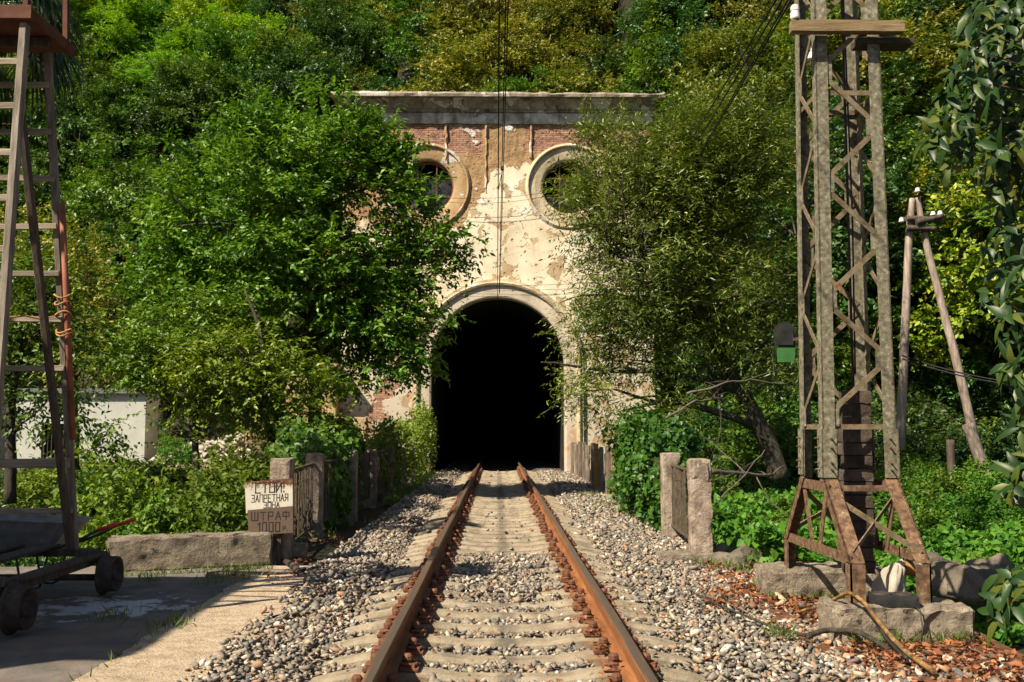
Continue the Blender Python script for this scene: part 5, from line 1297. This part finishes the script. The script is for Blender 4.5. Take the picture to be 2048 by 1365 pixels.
tree('overhanging_tree', 'dark leafed tree with drooping sprays behind the ladder tower', 'tree', b5,
     [(70, 690, 120, 80, 1), (70, 810, 110, 40, .35), (205, 845, 40, 25, .10), (190, 905, 40, 14, .08), (40, 600, 70, 70, .4)],
     16, .8, 80, 11, 9, .24, .42, .10, .05, 'leaf_hill', [(22, 1010, 16), (20, 880, 16), (30, 760, 16), (50, 620, 16)], (.10, .08, .06, .03), 22, 4, rb=.04, flat=.4, droop=.5)
tree('overhanging_tree', 'olive green bushy tree above the white building', 'tree', P(120, 940, Y=31),
     [(140, 600, 130, 120, 1), (60, 520, 110, 90, .8), (220, 690, 80, 70, .4), (170, 730, 90, 45, .3)],
     31, .8, 150, 12, 10, .42, .6, .13, .075, 'leaf_olive', [(150, 940, 31), (150, 760, 31), (140, 600, 31)], (.14, .11, .05), 18, 5, rb=.05, flat=.5)
YR = 21.0; b4 = P(1562, 960, Y=21.5)
tree('willow_tree', 'olive green narrow-leaved willow hanging over the portal right flank', 'tree', b4,
     [(1320, 390, 130, 130, 1.2), (1215, 385, 80, 130, .70), (1180, 350, 40, 60, .12), (1300, 560, 150, 125, 1.3), (1225, 640, 70, 90, .45), (1225, 775, 65, 75, .22), (1430, 520, 150, 200, 1.6), (1520, 330, 95, 170, 1.0), (1420, 330, 120, 130, 1.1), (1520, 660, 90, 130, .4), (1340, 690, 120, 75, .55), (1400, 820, 90, 40, .08)],
     YR, .85, 400, 22, 11, .27, .50, .125, .031, 'leaf_willow', [(1562, 960, 21.5), (1530, 880, 21.5), (1470, 760, 21.3), (1410, 640, 21), (1350, 480, 20.8)], (.24, .20, .16, .12, .04), 80, 6, rb=.10, shell=.25, flat=.75, upb=.55, droop=.3, sub=3)
# tall willow shoots in front of the right round window
rg = np.random.default_rng(77); sh = empty('willow_shoots', P(1262, 560, Y=20.3), 'tall feathery willow shoots rising past the right round window', 'shoots'); bse = np.array(sh.location)
tb_ = MB(); LV = []; inv = Vector(bse)
for k in range(26):
    x0 = rg.uniform(1180, 1330); y0 = rg.uniform(420, 560); x1 = x0 + rg.normal(0, 22) - (1262 - x0) * -.15; y1 = rg.uniform(190, 330) if rg.random() < .5 else rg.uniform(290, 400)
    yy = 20.3 + rg.uniform(-.6, .6); p0 = P(x0, y0, Y=yy); p1 = P(x1, y1, Y=yy + rg.uniform(-.2, .2))
    path = bend(p0, p1, rg, .0, 10, .05); tb_.tube([q - inv for q in path], [.014 * (1 - .85 * i / 10) for i in range(11)], 4)
    n = int(16 * (p1 - p0).length / .5); t = rg.uniform(.1, 1, n) ** .8
    pa_ = np.array(path); ix = np.clip((t * 10).astype(int), 0, 9); fr_ = t * 10 - ix
    pt = pa_[ix] * (1 - fr_)[:, None] + pa_[ix + 1] * fr_[:, None]
    # side twigs carry the leaves
    sdv = unit(rg.normal(0, 1, (n, 3)) * np.array([1, 1, .2]) + np.array([0, 0, .75]))
    for j in range(6):
        b_ = pt + sdv * (.05 + .06 * j) * (1.25 - t)[:, None]
        LV.append((b_, sdv + rg.normal(0, .6, (n, 3)), unit(rg.normal(0, .6, (n, 3)) + np.array([0, -.2, .6]))))
tb_.build('stem', M['bark'], sh)
B_ = np.concatenate([a[0] for a in LV]) - bse; D_ = np.concatenate([a[1] for a in LV]); N_ = np.concatenate([a[2] for a in LV]); n = len(B_)
V, F, Rn = leaf_arrays(B_, D_, N_, .10 * rg.uniform(.6, 1.3, n), .020 * rg.uniform(.7, 1.3, n), .35 + .65 * rg.random(n)); link_mesh('foliage', np_mesh('foliage', V, F, Rn), M['leaf_willow'], sh)
# bare pale branches under the willow
for k, (pts, r_) in enumerate((([(1420, 945, 15), (1480, 948, 15.5), (1545, 950, 16)], .045), ([(1375, 790, 19), (1430, 770, 19), (1500, 760, 19.5), (1580, 770, 20)], .03), ([(1330, 840, 18), (1390, 800, 18), (1450, 800, 18.4)], .025), ([(1425, 1010, 13.3), (1468, 975, 13.6), (1530, 900, 14)], .012))):
    pv = [P(px, py, Y=yy) for px, py, yy in pts]; b = MB(); o_ = []
    for i in range(len(pv) - 1): o_ += [pv[i].lerp(pv[i+1], t) + Vector(mnoise.noise_vector(pv[i].lerp(pv[i+1], t) * 3)) * .05 for t in np.linspace(0, 1, 6, endpoint=False)]
    o_.append(pv[-1]); b.tube(o_, [r_ * (1 - .5 * i / len(o_)) for i in range(len(o_))], 6)
    rgb = np.random.default_rng(k)
    for j in range(7):
        q = o_[rgb.integers(2, len(o_))]; e = q + Vector(rgb.normal(0, .45, 3)); pp = bend(q, e, rgb, .0, 4); b.tube(pp, [r_ * .3, r_ * .25, r_ * .2, r_ * .12, r_ * .06], 4)
    tag(b.build('bare_branch', M['pale_branch']), ('thick bare branch lying level behind the right fence post', 'long pale bare branch reaching out under the willow canopy', 'short bare branch forking beside the portal corner under the willow', 'thin bare twig leaning on the right fence post')[k], 'branch')

# --- hillside wood
def proto(seed, ells, ncl, ntw, nlf, cl_r, twl, L, W, leafm, h, **kw):
    rg = np.random.default_rng(seed)
    cc, (V, F, Rn) = crown_leaves(rg, ells, ncl, ntw, nlf, cl_r, twl, L, W, **kw)
    me = np_mesh('crown', V, F, Rn); me.materials.append(M[leafm])
    b = MB(); tp = [Vector((0, 0, -1)), Vector((.1, 0, h * .35)), Vector((-.1, .1, h * .75))]
    b.tube(tp, [.17, .13, .05], 7)
    for t in cc[rg.choice(len(cc), 9, replace=False)]:
        q = bend(Vector((0, 0, h * rg.uniform(.2, .5))), Vector(t), rg, .05, 4); b.tube(q, [.07, .06, .045, .03, .015], 5)
    tm = b.mesh('trunk'); tm.materials.append(M['bark']); return me, tm
A_ = lambda *a: np.array(a, float)
def blob(rg, h, r, n):
    out = [(A_(0, 0, h * .55), A_(r, r, h * .42), 1.0)]
    for _ in range(n):
        a = rg.uniform(0, 6.28); out.append((A_(math.cos(a) * r * .55, math.sin(a) * r * .55, h * rg.uniform(.35, .8)), A_(r * .55, r * .55, h * .24), .5))
    return out
PR = {}
def add_proto(kind, seed, h, r, leafm, ncl=150, ntw=10, nlf=10, L=.22, W=.12, **kw):
    rg = np.random.default_rng(seed); PR.setdefault(kind, []).append(proto(seed, blob(rg, h, r, 6), int(ncl * .55), int(ntw * 1.9), nlf, .34, .55, L, W, leafm, h, **kw))
for k in range(2):
    add_proto('bright', 10 + k, 8.5, 3.3, 'leaf_bright', 150, 10, 11, .24, .085, flat=.30, shell=.55, upb=.4)
    add_proto('hill', 20 + k, 7.5, 3.1, 'leaf_hill', 150, 10, 10, .20, .12, flat=.34, shell=.55)
    add_proto('deep', 30 + k, 7.0, 3.0, 'leaf_deep', 150, 10, 10, .19, .11, flat=.36, shell=.55)
    add_proto('olive', 40 + k, 6.2, 2.8, 'leaf_olive', 160, 10, 10, .17, .095, flat=.36, shell=.55)
    add_proto('yellow', 50 + k, 6.5, 2.8, 'leaf_yellow', 150, 10, 10, .18, .12, flat=.34, shell=.55)
def proj(p):
    v = _cR.transposed() @ (Vector(p) - CAM); return 1024 + FPX * v.x / -v.z, 682.5 - FPX * v.y / -v.z
LAB = {'bright': ('bright yellow-green feathery tree high on the slope above the white building', 'bright trees on the slope'),
       'hill': ('mid green rounded tree in the wood on the slope', 'mid green trees on the slope'),
       'deep': ('dark green rounded tree in the wood on the slope', 'dark trees on the slope'),
       'olive': ('olive brown-tinged bushy tree on the slope above the portal', 'olive trees on the slope'),
       'yellow': ('yellowing green tree on the slope behind the wooden A pole', 'yellowing trees on the slope')}
KIND = {'bright': 'bright yellow-green feathery tree', 'hill': 'mid green rounded tree', 'deep': 'dark green rounded tree', 'olive': 'olive brown-tinged bushy tree', 'yellow': 'yellowing green tree'}
def ZONE(px): return 'behind the ladder tower' if px < 130 else 'above the white building' if px < 420 else 'behind the large alder' if px < 690 else 'above the portal cornice' if px < 1330 else 'behind the willow' if px < 1600 else 'behind the lattice pylon' if px < 1810 else 'behind the wooden A pole'
rgt = random.Random(12); cnt = 0
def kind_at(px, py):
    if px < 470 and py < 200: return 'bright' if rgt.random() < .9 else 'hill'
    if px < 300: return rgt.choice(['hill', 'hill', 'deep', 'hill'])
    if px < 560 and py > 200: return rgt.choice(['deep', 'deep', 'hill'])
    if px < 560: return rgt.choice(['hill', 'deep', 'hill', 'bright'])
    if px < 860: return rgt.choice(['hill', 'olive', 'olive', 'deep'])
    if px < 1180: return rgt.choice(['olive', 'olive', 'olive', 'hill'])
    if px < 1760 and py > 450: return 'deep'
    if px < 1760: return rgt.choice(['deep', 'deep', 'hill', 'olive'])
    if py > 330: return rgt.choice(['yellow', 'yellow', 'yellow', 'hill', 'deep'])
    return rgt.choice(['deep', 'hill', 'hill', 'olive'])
yrow = 30.0
while yrow < 92:
    xr = -50 + rgt.uniform(0, 2); step = 3.1 + (yrow - 30) * .018
    while xr < 50:
        x = xr + rgt.uniform(-.9, .9); y = yrow + rgt.uniform(-1, 1); xr += step
        z = H(x, y)
        if z < 1.0 or (-9.2 < x < 8.0 and y < 49.0) or (x < -6 and y < 46.5): continue
        ct = proj((x, y, z + 3.6))
        if not (-160 < ct[0] < 2210 and -260 < ct[1] < 1000): continue
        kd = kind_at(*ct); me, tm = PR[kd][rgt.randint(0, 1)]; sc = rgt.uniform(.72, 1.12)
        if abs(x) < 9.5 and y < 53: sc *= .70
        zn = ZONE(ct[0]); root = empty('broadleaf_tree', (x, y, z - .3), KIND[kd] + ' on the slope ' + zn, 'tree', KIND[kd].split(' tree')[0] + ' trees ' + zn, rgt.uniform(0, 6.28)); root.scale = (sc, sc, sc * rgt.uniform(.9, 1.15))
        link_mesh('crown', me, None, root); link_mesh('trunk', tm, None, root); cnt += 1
    yrow += step * .92
print('hill trees', cnt)
# low shrubs on the foot of the slope and in the gully, each its own plant
def shrub_proto(seed, leafm, L, W, r=1.0, h=1.2, n=60, **kw):
    rg = np.random.default_rng(seed)
    ells = [(A_(0, 0, h * .5), A_(r, r, h * .5), 1), (A_(r * .4, 0, h * .45), A_(r * .6, r * .6, h * .4), .5), (A_(-r * .4, r * .2, h * .6), A_(r * .5, r * .5, h * .4), .5)]
    cc, (V, F, Rn) = crown_leaves(rg, ells, n, 9, 9, .16, .30, L, W, **kw); me = np_mesh('foliage', V, F, Rn); me.materials.append(M[leafm])
    b = MB()
    for t in cc[rg.choice(len(cc), 12, replace=False)]:
        b.tube(bend(Vector((rg.normal(0, .08), rg.normal(0, .08), -.2)), Vector(t), rg, .0, 4), [.02, .018, .014, .01, .005], 4)
    tm = b.mesh('stem'); tm.materials.append(M['bark']); return me, tm
SH = {'bright': shrub_proto(1, 'leaf_cover', .11, .065, 1.0, 1.3), 'mid': shrub_proto(2, 'leaf_mid', .12, .06, 1.1, 1.5), 'dark': shrub_proto(3, 'leaf_deep', .11, .055, 1.1, 1.4), 'ivy': shrub_proto(4, 'leaf_ivy', .085, .075, .9, 1.2, 80)}
def shrub(kind, x, y, sc, label, group=None, z=None, zs=1.0):
    root = empty('shrub', (x, y, H(x, y) if z is None else z), label, 'shrub', group, rgt.uniform(0, 6.28)); root.scale = (sc, sc, sc * zs)
    me, tm = SH[kind]; link_mesh('foliage', me, None, root); link_mesh('stem', tm, None, root); return root
for px, py, yy, kd, sc, lab in ((430, 1035, 13.3, 'mid', .7, 'mid green leafy shrub behind the long concrete beam'), (330, 1050, 13.6, 'bright', .7, 'bright green leafy shrub behind the wheelbarrow grips'), (470, 985, 14.6, 'mid', .8, 'mid green shrub in the gully left of the warning sign'), (250, 1025, 15.0, 'mid', .85, 'mid green shrub growing up from the gully behind the beam end')):
    p = P(px, py, Y=yy); shrub(kd, p.x, yy, sc, lab, z=p.z - 1.25 * sc, zs=1.35)
for k in range(46):
    x = rgt.uniform(-17, -3.9); y = rgt.uniform(14.2, 36.5)
    shrub(rgt.choice(['dark', 'dark', 'mid', 'dark']), x, y, rgt.uniform(.8, 1.25), 'dark green shrub filling the shaded gully beyond the left fence', 'shrubs in the gully')
for k in range(26):
    x = rgt.uniform(-20, -5.5); y = rgt.uniform(31, 36.8)
    shrub(rgt.choice(['dark', 'dark', 'mid']), x, y, rgt.uniform(1.0, 1.35), 'dark bushy shrub below the terrace kerb', 'shrubs below the terrace kerb', z=-1.5 + rgt.uniform(-.2, .15))
for k in range(16):
    x = rgt.uniform(-24, -6.5); y = rgt.uniform(38.2, 39.4) if rgt.random() < .35 else rgt.uniform(44.8, 47)
    if x < -13.6 and y < 44: continue
    shrub(rgt.choice(['bright', 'mid', 'dark']), x, y, rgt.uniform(.5, 1.1), 'leafy shrub growing on the terrace near the white building', 'shrubs on the terrace')
for k in range(48):
    x = rgt.uniform(5.2, 20); y = rgt.uniform(25.5, 36)
    shrub(rgt.choice(['bright', 'dark', 'dark', 'mid']), x, y, rgt.uniform(.8, 1.5), 'leafy shrub at the foot of the slope beyond the ivy bank', 'shrubs at the slope foot')
for k in range(18):
    x = -6.0 + 12 * (k + .5) / 18 + rgt.uniform(-.2, .2)
    shrub('bright' if k in (9, 10, 11) else rgt.choice(['dark', 'mid', 'dark']), x, 48.2 + rgt.uniform(-.5, .8), rgt.uniform(.8, 1.2), 'leafy shrub growing behind the portal cornice', 'shrubs behind the cornice', z=13.6 + rgt.uniform(-.5, .4))

for k in range(26):
    x = 6.7 + rgt.uniform(0, 2.6) ; y = 37.5 + 11 * (k + .5) / 26
    shrub(rgt.choice(['mid', 'dark', 'dark']), x, y, rgt.uniform(1.1, 1.7), 'leafy shrub clinging to the steep bank beside the portal right wall', 'shrubs beside the portal wall')
for k in range(30):
    x = rgt.uniform(3.6, 11); y = rgt.uniform(13.5, 26)
    if x < 4.6 and y < 15: continue
    shrub(rgt.choice(['bright', 'bright', 'mid']), x, y, rgt.uniform(.35, .7), 'low bright green plant standing in the ivy on the right bank', 'plants in the ivy bank')
for k in range(22):
    x = rgt.uniform(6.3, 10); y = rgt.uniform(44.5, 54)
    shrub(rgt.choice(['mid', 'dark', 'dark']), x, y, rgt.uniform(1.5, 2.2), 'dense bush on the slope behind the right end of the cornice', 'bushes behind the cornice end')
# --- ivy: fence drapes, ground cover
def ivy_region(name, label, cat, pts, nrm, L, mat, seed, kind=None, stems=None, W=None, spread=.5):
    rg = np.random.default_rng(seed); n = len(pts)
    d = rg.normal(0, .8, (n, 3)) + np.array([0, 0, -.45]); nn = unit(nrm + rg.normal(0, spread, (n, 3)))
    cl = .5 + .5 * np.sin(pts[:, 0] * 5.1 + 1) * np.cos(pts[:, 1] * 4.3) * np.sin(pts[:, 2] * 6 + 2)
    Ls = L * rg.uniform(.55, 1.3, n); V, F, Rn = leaf_arrays(pts, d, nn, Ls, (W or .9) * Ls, np.clip(.35 * cl + .65 * rg.random(n), 0, 1), .12)
    me = np_mesh('foliage', V, F, Rn)
    if kind: return tag(link_mesh(name, me, M[mat]), label, None, kind=kind)
    c = pts.mean(0); root = empty(name, (c[0], c[1], 0), label, cat); V2 = V - np.array([c[0], c[1], 0])
    link_mesh('foliage', np_mesh('foliage', V2, F, Rn), M[mat], root)
    if stems:
        b = MB(); rgs = np.random.default_rng(seed + 1)
        for _ in range(stems):
            q = pts[rgs.integers(0, n)]; b.tube(bend(Vector((rgs.normal(0, .015), q[1] - c[1] + rgs.normal(0, .15), -.1)), Vector((q[0] - c[0], q[1] - c[1], q[2])), rgs, .0, 5), [.016, .014, .012, .01, .008, .005], 4)
        y0_, y1_ = pts[:, 1].min() - c[1], pts[:, 1].max() - c[1]
        b.tube([(0, y0_ + (y1_ - y0_) * t, -.06) for t in np.linspace(0, 1, 8)], .02, 5)
        b.build('stem', M['bark'], root)
    return root
def shell_pts(rg, n, c, r, bulge=.45):
    u = unit(rg.normal(0, 1, (n, 3))); rr = (.55 + .45 * rg.random(n) ** .5) * (1 + bulge * np.sin(u[:, 0] * 4 + c[1]) * np.cos(u[:, 2] * 5 + u[:, 1] * 3))
    return np.array(c) + u * np.array(r) * rr[:, None], u
def multi_shell(seed, blobs, n):
    rg = np.random.default_rng(seed); w = np.array([b_[1][0] * b_[1][2] for b_ in blobs]); w /= w.sum(); P2, N2 = [], []
    for (c, r), f in zip(blobs, w):
        a, b_ = shell_pts(rg, int(n * f), c, r); P2.append(a); N2.append(b_)
    p = np.concatenate(P2); nn = np.concatenate(N2); k = p[:, 2] > -.05; return p[k], nn[k] * .8 + np.array([0, -.25, .5])
p, nn = multi_shell(3, [((-3.0, 17.3, .5), (.26, .6, .70)), ((-3.02, 18.2, .55), (.27, .8, .85)), ((-3.08, 19.5, .6), (.28, .8, .90)), ((-3.2, 20.7, .8), (.34, .7, .75)), ((-3.1, 18.8, 1.2), (.34, 1.3, .32)), ((-3.2, 17.6, 1.15), (.3, .8, .26))], 14000)
ivy_region('ivy', 'glossy ivy swallowing the railing between the left fence posts', 'ivy', p, nn, .105, 'leaf_ivy', 5, stems=14)
p, nn = multi_shell(4, [((-3.15, 24.2, .6), (.42, .8, .75)), ((-3.0, 25.7, .75), (.50, .9, 1.0)), ((-3.15, 27.3, .7), (.42, .9, .85)), ((-2.95, 29.2, .8), (.50, 1.1, 1.0)), ((-3.1, 31.2, .7), (.42, 1.0, .8)), ((-2.9, 33.4, .85), (.5, 1.3, 1.15)), ((-2.85, 36.2, 1.0), (.48, 1.2, 1.5)), ((-2.7, 36.9, 1.6), (.4, .7, .8)), ((-3.0, 26.4, 1.3), (.3, .5, .5)), ((-2.95, 29.8, 1.4), (.25, .5, .45))], 19000)
ivy_region('hedge', 'tall leafy hedge along the left fence reaching the tunnel mouth', 'hedge', p, nn, .12, 'leaf_dark', 6, stems=16, W=.5)
p, nn = multi_shell(5, [((-3.6, 18.8, 1.15), (.6, 1.4, .55)), ((-3.75, 21.5, 1.2), (.7, 1.5, .6)), ((-3.45, 20.2, 1.5), (.35, .9, .3))], 8000)
ivy_region('vine', 'bright sunlit vine on top of the left fence ivy', 'vine', p, nn, .12, 'leaf_cover', 7, stems=10, W=.7)
p, nn = multi_shell(6, [((2.72, 18.0, .7), (.50, 1.0, .85)), ((2.85, 19.2, 1.0), (.62, 1.1, .85)), ((2.95, 20.6, 1.0), (.65, 1.0, .9)), ((2.7, 17.2, .45), (.30, .5, .45)), ((2.62, 16.5, .18), (.22, .5, .25)), ((3.25, 18.6, 1.35), (.4, .6, .4)), ((3.3, 21.2, 1.4), (.5, .8, .5)), ((2.55, 19.4, .3), (.25, .9, .3))], 15000)
ivy_region('ivy', 'rounded ivy bush grown over the railing right of the track', 'ivy', p, nn, .105, 'leaf_ivy', 8, stems=14)
rg = np.random.default_rng(31)
def cover(n, x0, x1, y0, y1, dens=None, hmax=.4, power=1.0):
    y = y0 + (y1 - y0) * rg.random(n) ** power; x = rg.uniform(x0, x1, n)
    m = np.clip(.5 + .6 * vnoise(x * 4, y * 4, 2), 0, 1) * np.clip(.5 + .6 * vnoise(x * 1.5, y * 1.5, 8), .15, 1)
    z = height(x, y) + hmax * m * rg.random(n) ** .5 + .03
    return np.stack([x, y, z], -1)
p1_ = cover(60000, 3.05, 9.5, 12.2, 24, hmax=.85, power=1.25); p2_ = cover(64000, 4.0, 20, 22, 38, hmax=.8); p3_ = cover(6000, 4.1, 6.5, 10.3, 12.4, hmax=.4)
p = np.concatenate([p1_, p2_, p3_]); nn = np.tile(np.array([-.1, -.35, .9]), (len(p), 1))
ivy_region('ivy_ground_cover', 'bright green ivy and nettles covering the bank right of the track', None, p, nn, .115, 'leaf_cover', 9, kind='stuff', W=.75)
p = cover(30000, -20, -3.6, 12.6, 38, hmax=.5); nn = np.tile(np.array([.1, -.2, .9]), (len(p), 1))
ivy_region('gully_undergrowth', 'dark low undergrowth in the gully left of the track', None, p, nn, .14, 'leaf_hill', 10, kind='stuff', W=.6)
p = cover(20000, -22, -4.0, 37.2, 46, hmax=.25); nn = np.tile(np.array([0, -.2, .9]), (len(p), 1))
ivy_region('terrace_grass', 'low green weeds on the terrace beyond the gully', None, p, nn, .14, 'grass', 12, kind='stuff', W=.3)

# --- grass tufts and weeds
def blades(seed, pts, h, wd):
    rg = np.random.default_rng(seed); n = len(pts); d = unit(rg.normal(0, .45, (n, 3)) * np.array([1, 1, .2]) + np.array([0, 0, .8]))
    Ls = h * rg.uniform(.4, 1.2, n); return leaf_arrays(pts, d, unit(rg.normal(0, 1, (n, 3))), Ls, np.full(n, wd), rg.random(n), .1)
tp = []
for px, py, n, r_ in ((470, 1152, 90, .12), (500, 1148, 90, .12), (340, 1256, 60, .08), (300, 1165, 40, .06), (1160, 985, 0, .1), (1560, 1275, 60, .06), (1170, 990, 80, .15), (1200, 1010, 60, .12), (1260, 1030, 80, .2), (1530, 1180, 40, .1), (1420, 1130, 90, .14), (1480, 1140, 70, .14), (225, 1240, 40, .1), (420, 1170, 50, .1), (640, 1075, 60, .15), (700, 1050, 90, .2)):
    c = P(px, py, z=-.01); tp.append(np.array(c) + rg.normal(0, 1, (n, 3)) * np.array([r_, r_ * 1.6, 0]))
for x0, y0, x1, y1, n in ((-4.3, 11.15, -2.7, 11.75, 260), (2.6, 7.80, 3.6, 7.82, 160), (2.5, 9.66, 3.6, 9.68, 200), (-2.75, 6, -2.75, 11, 90), (3.7, 8.4, 3.8, 9.6, 120)):
    t_ = rg.random(n); tp.append(np.stack([x0 + (x1 - x0) * t_ + rg.normal(0, .03, n), y0 + (y1 - y0) * t_ + rg.normal(0, .03, n), np.full(n, -.03)], -1))
V, F, Rn = blades(1, np.concatenate(tp), .13, .011); tag(link_mesh('grass_tufts', np_mesh('grass_tufts', V, F, Rn), M['grass']), 'small tufts of grass sprouting along the asphalt and ballast edges', kind='stuff')
n = 9000; y = rg.uniform(22, 37.5, n); x = -2.55 + np.abs(rg.normal(0, .30, n)) * np.clip((y - 20) / 8, .3, 1); k = vnoise(x * 5, y * 3, 4) > -.35; p = np.stack([x, y, np.full(n, -.08)], -1)[k]
V, F, Rn = blades(2, p, .15, .02); tag(link_mesh('verge_grass', np_mesh('verge_grass', V, F, Rn), M['grass']), 'strip of green grass at the foot of the left hedge', kind='stuff')
n = 2600; y = rg.uniform(16, 37, n); x = 2.5 - np.abs(rg.normal(0, .14, n)); k = vnoise(x * 6, y * 4, 9) > .25; p = np.stack([x, y, np.full(n, -.08)], -1)[k]
V, F, Rn = leaf_arrays(p, rg.normal(0, .7, p.shape) + np.array([0, 0, .8]), unit(rg.normal(0, .5, p.shape) + np.array([0, 0, 1])), .09 * rg.uniform(.5, 1.2, len(p)), .05 * rg.uniform(.6, 1.2, len(p)), rg.random(len(p)))
tag(link_mesh('low_weeds', np_mesh('low_weeds', V, F, Rn), M['leaf_cover']), 'small green weeds along the foot of the right fence', kind='stuff')
# fallen leaves
q = []
n = 6500; y = 5 + 7.2 * rg.random(n); x = rg.uniform(2.3, 4.0, n); k = (vnoise(x * 4, y * 4, 6) > -.35) & (x > 2.4 + .3 * np.sin(y * 1.7)); q.append(np.stack([x, y, apron_z(x, y) + rg.uniform(.02, .06, n)], -1)[k])
for px, py, n, r_ in ((1435, 1205, 120, .09), (1450, 1185, 70, .12), (1180, 1170, 90, .08), (1175, 1190, 90, .07), (1240, 1175, 12, .3), (1430, 1130, 60, .14), (1500, 1175, 80, .2), (1290, 1020, 60, .22), (590, 1120, 60, .12), (660, 1080, 30, .2), (560, 1155, 40, .15)):
    c = np.array(P(px, py, z=.02)); q.append(c + rg.normal(0, 1, (n, 3)) * np.array([r_, r_ * 1.5, .012]))
n = 320; y = rg.uniform(5, 20, n); x = rg.uniform(-2.2, 2.4, n); k = np.abs(np.abs(x) - GA) > .06; q.append(np.stack([x, y, np.full(n, .005)], -1)[k])
n = 260; y = rg.uniform(5, 13, n); x = GA + rg.choice([-1, 1], n) * rg.uniform(.07, .2, n); q.append(np.stack([x, y, np.full(n, .05)], -1))
p = np.concatenate(q); n = len(p); V, F, Rn = leaf_arrays(p, rg.normal(0, 1, (n, 3)) * np.array([1, 1, .3]), unit(rg.normal(0, .45, (n, 3)) + np.array([0, 0, 1])), .055 * rg.uniform(.5, 1.4, n), .035 * rg.uniform(.6, 1.3, n), rg.random(n), .3)
tag(link_mesh('fallen_leaves', np_mesh('fallen_leaves', V, F, Rn), M['leaf_dry']), 'scattered orange-brown fallen leaves on ballast and dirt', kind='stuff')

# --- magnolia at the right edge
mg = empty('magnolia_tree', (5.0, 6.6, -.3), 'glossy large-leaved evergreen tree reaching in at the right edge', 'tree'); inv = np.array(mg.location)
LB, LD, LN = [], [], []; b = MB(); tr_pts = [Vector((5.0, 6.6, -.3)), Vector((4.9, 6.5, 1.5)), Vector((4.75, 6.4, 3.2)), Vector((4.6, 6.3, 5.2))]
b.tube([q - Vector(inv) for q in tr_pts], [.13, .11, .09, .05], 8)
rg = np.random.default_rng(9)
spots = [(1960, 205, 85, 85, 34), (1895, 265, 40, 50, 12), (2010, 320, 50, 80, 20), (2010, 110, 55, 80, 22), (2030, 450, 30, 60, 10), (1995, 545, 40, 40, 6), (2030, 620, 25, 40, 5), (2035, 740, 25, 40, 5), (2048, 830, 20, 40, 5), (2035, 960, 25, 45, 6), (2020, 1180, 45, 50, 10), (2110, 300, 60, 200, 30), (2120, 800, 50, 300, 26), (2090, 60, 60, 100, 14), (1990, 20, 50, 40, 8)]
for px, py, rx, rz, n in spots:
    for _ in range(n):
        c = P(px + rg.normal(0, rx * .55), py + rg.normal(0, rz * .55), Y=6.0 + rg.uniform(-.45, .55)); src = min(tr_pts, key=lambda t: abs(t.z - (c.z - .5)))
        if rg.random() < .14:
            b.tube([q - Vector(inv) for q in bend(Vector(src), c, rg, .03, 5)], [.018, .015, .012, .009, .007, .005], 4)
        m = rg.integers(5, 9); ax = unit(np.array(c - src) + rg.normal(0, .2, 3)); a0 = rg.uniform(0, 6.28)
        e1 = unit(np.cross(ax, np.array([.2, .1, 1.0]))); e2 = np.cross(ax, e1)
        for j in range(m):
            a = a0 + j * 2.4; dv = ax * rg.uniform(.1, .7) + (e1 * math.cos(a) + e2 * math.sin(a)) * .8 + np.array([0, 0, -.45])
            LB.append(np.array(c) + rg.normal(0, .02, 3)); LD.append(dv); LN.append(ax + np.array([-.3, -.4, .8]) + rg.normal(0, .3, 3))
LB = np.array(LB) - inv; LD = np.array(LD); LN = unit(np.array(LN)); n = len(LB)
V, F, Rn = big_leaf_arrays(LB, LD, LN, .145 * rg.uniform(.5, 1.25, n), .050 * rg.uniform(.7, 1.25, n), rg.random(n) ** 1.5, .40)
link_mesh('crown', np_mesh('crown', V, F, Rn, smooth=True), M['leaf_magnolia'], mg); b.build('trunk', M['bark'], mg)

# --- palm whose fronds hang behind the tower deck
pc_ = P(-25, 20, Y=13.0); pm = empty('palm_tree', (pc_.x, 13.0, -.6), 'palm with drooping ragged fronds behind the ladder tower deck', 'palm'); inv = Vector(pm.location)
ptube('trunk', [Vector((0, 0, -.3)), Vector((.05, .05, 2.5)), pc_ - inv], (.18, .15, .14), 'bark', pm, 10, 3)
rg = np.random.default_rng(15)
for k in range(26):
    a = k * 2.4; el = rg.uniform(-.7, .6); dv = Vector((math.cos(a) * math.cos(el), math.sin(a) * math.cos(el), math.sin(el)))
    st_ = [pc_ - inv + dv * t + Vector((0, 0, -.25 * t * t)) for t in np.linspace(0, .75, 5)]
    b = MB(); b.tube(st_, [.016, .013, .012, .010, .008], 5)
    tip = st_[-1]; sdv = dv.cross(Vector((0, 0, 1))).normalized(); vs, fs = [], []
    for j in range(26):
        f = (j - 12.5) / 13; an = f * 2.0; ld = (dv * math.cos(an) + sdv * math.sin(an)); L_ = rg.uniform(.55, .75)
        w_ = ld.cross(Vector((0, 0, 1))).normalized() * .019
        r0 = tip; r1 = tip + ld * L_ * .5 + Vector((0, 0, -.03)); r2 = tip + ld * L_ * .8 + Vector((0, 0, -.22 - .1 * rg.random())); r3 = tip + ld * L_ * .9 + Vector((0, 0, -.45 - .25 * rg.random()))
        i0 = len(vs); vs += [r0 - w_ * .3, r0 + w_ * .3, r1 - w_, r1 + w_, r2 - w_ * .7, r2 + w_ * .7, r3]
        fs += [(i0, i0 + 1, i0 + 3, i0 + 2), (i0 + 2, i0 + 3, i0 + 5, i0 + 4), (i0 + 4, i0 + 5, i0 + 6)]
    b.add(vs, fs); b.build('frond', M['leaf_palm'], pm)
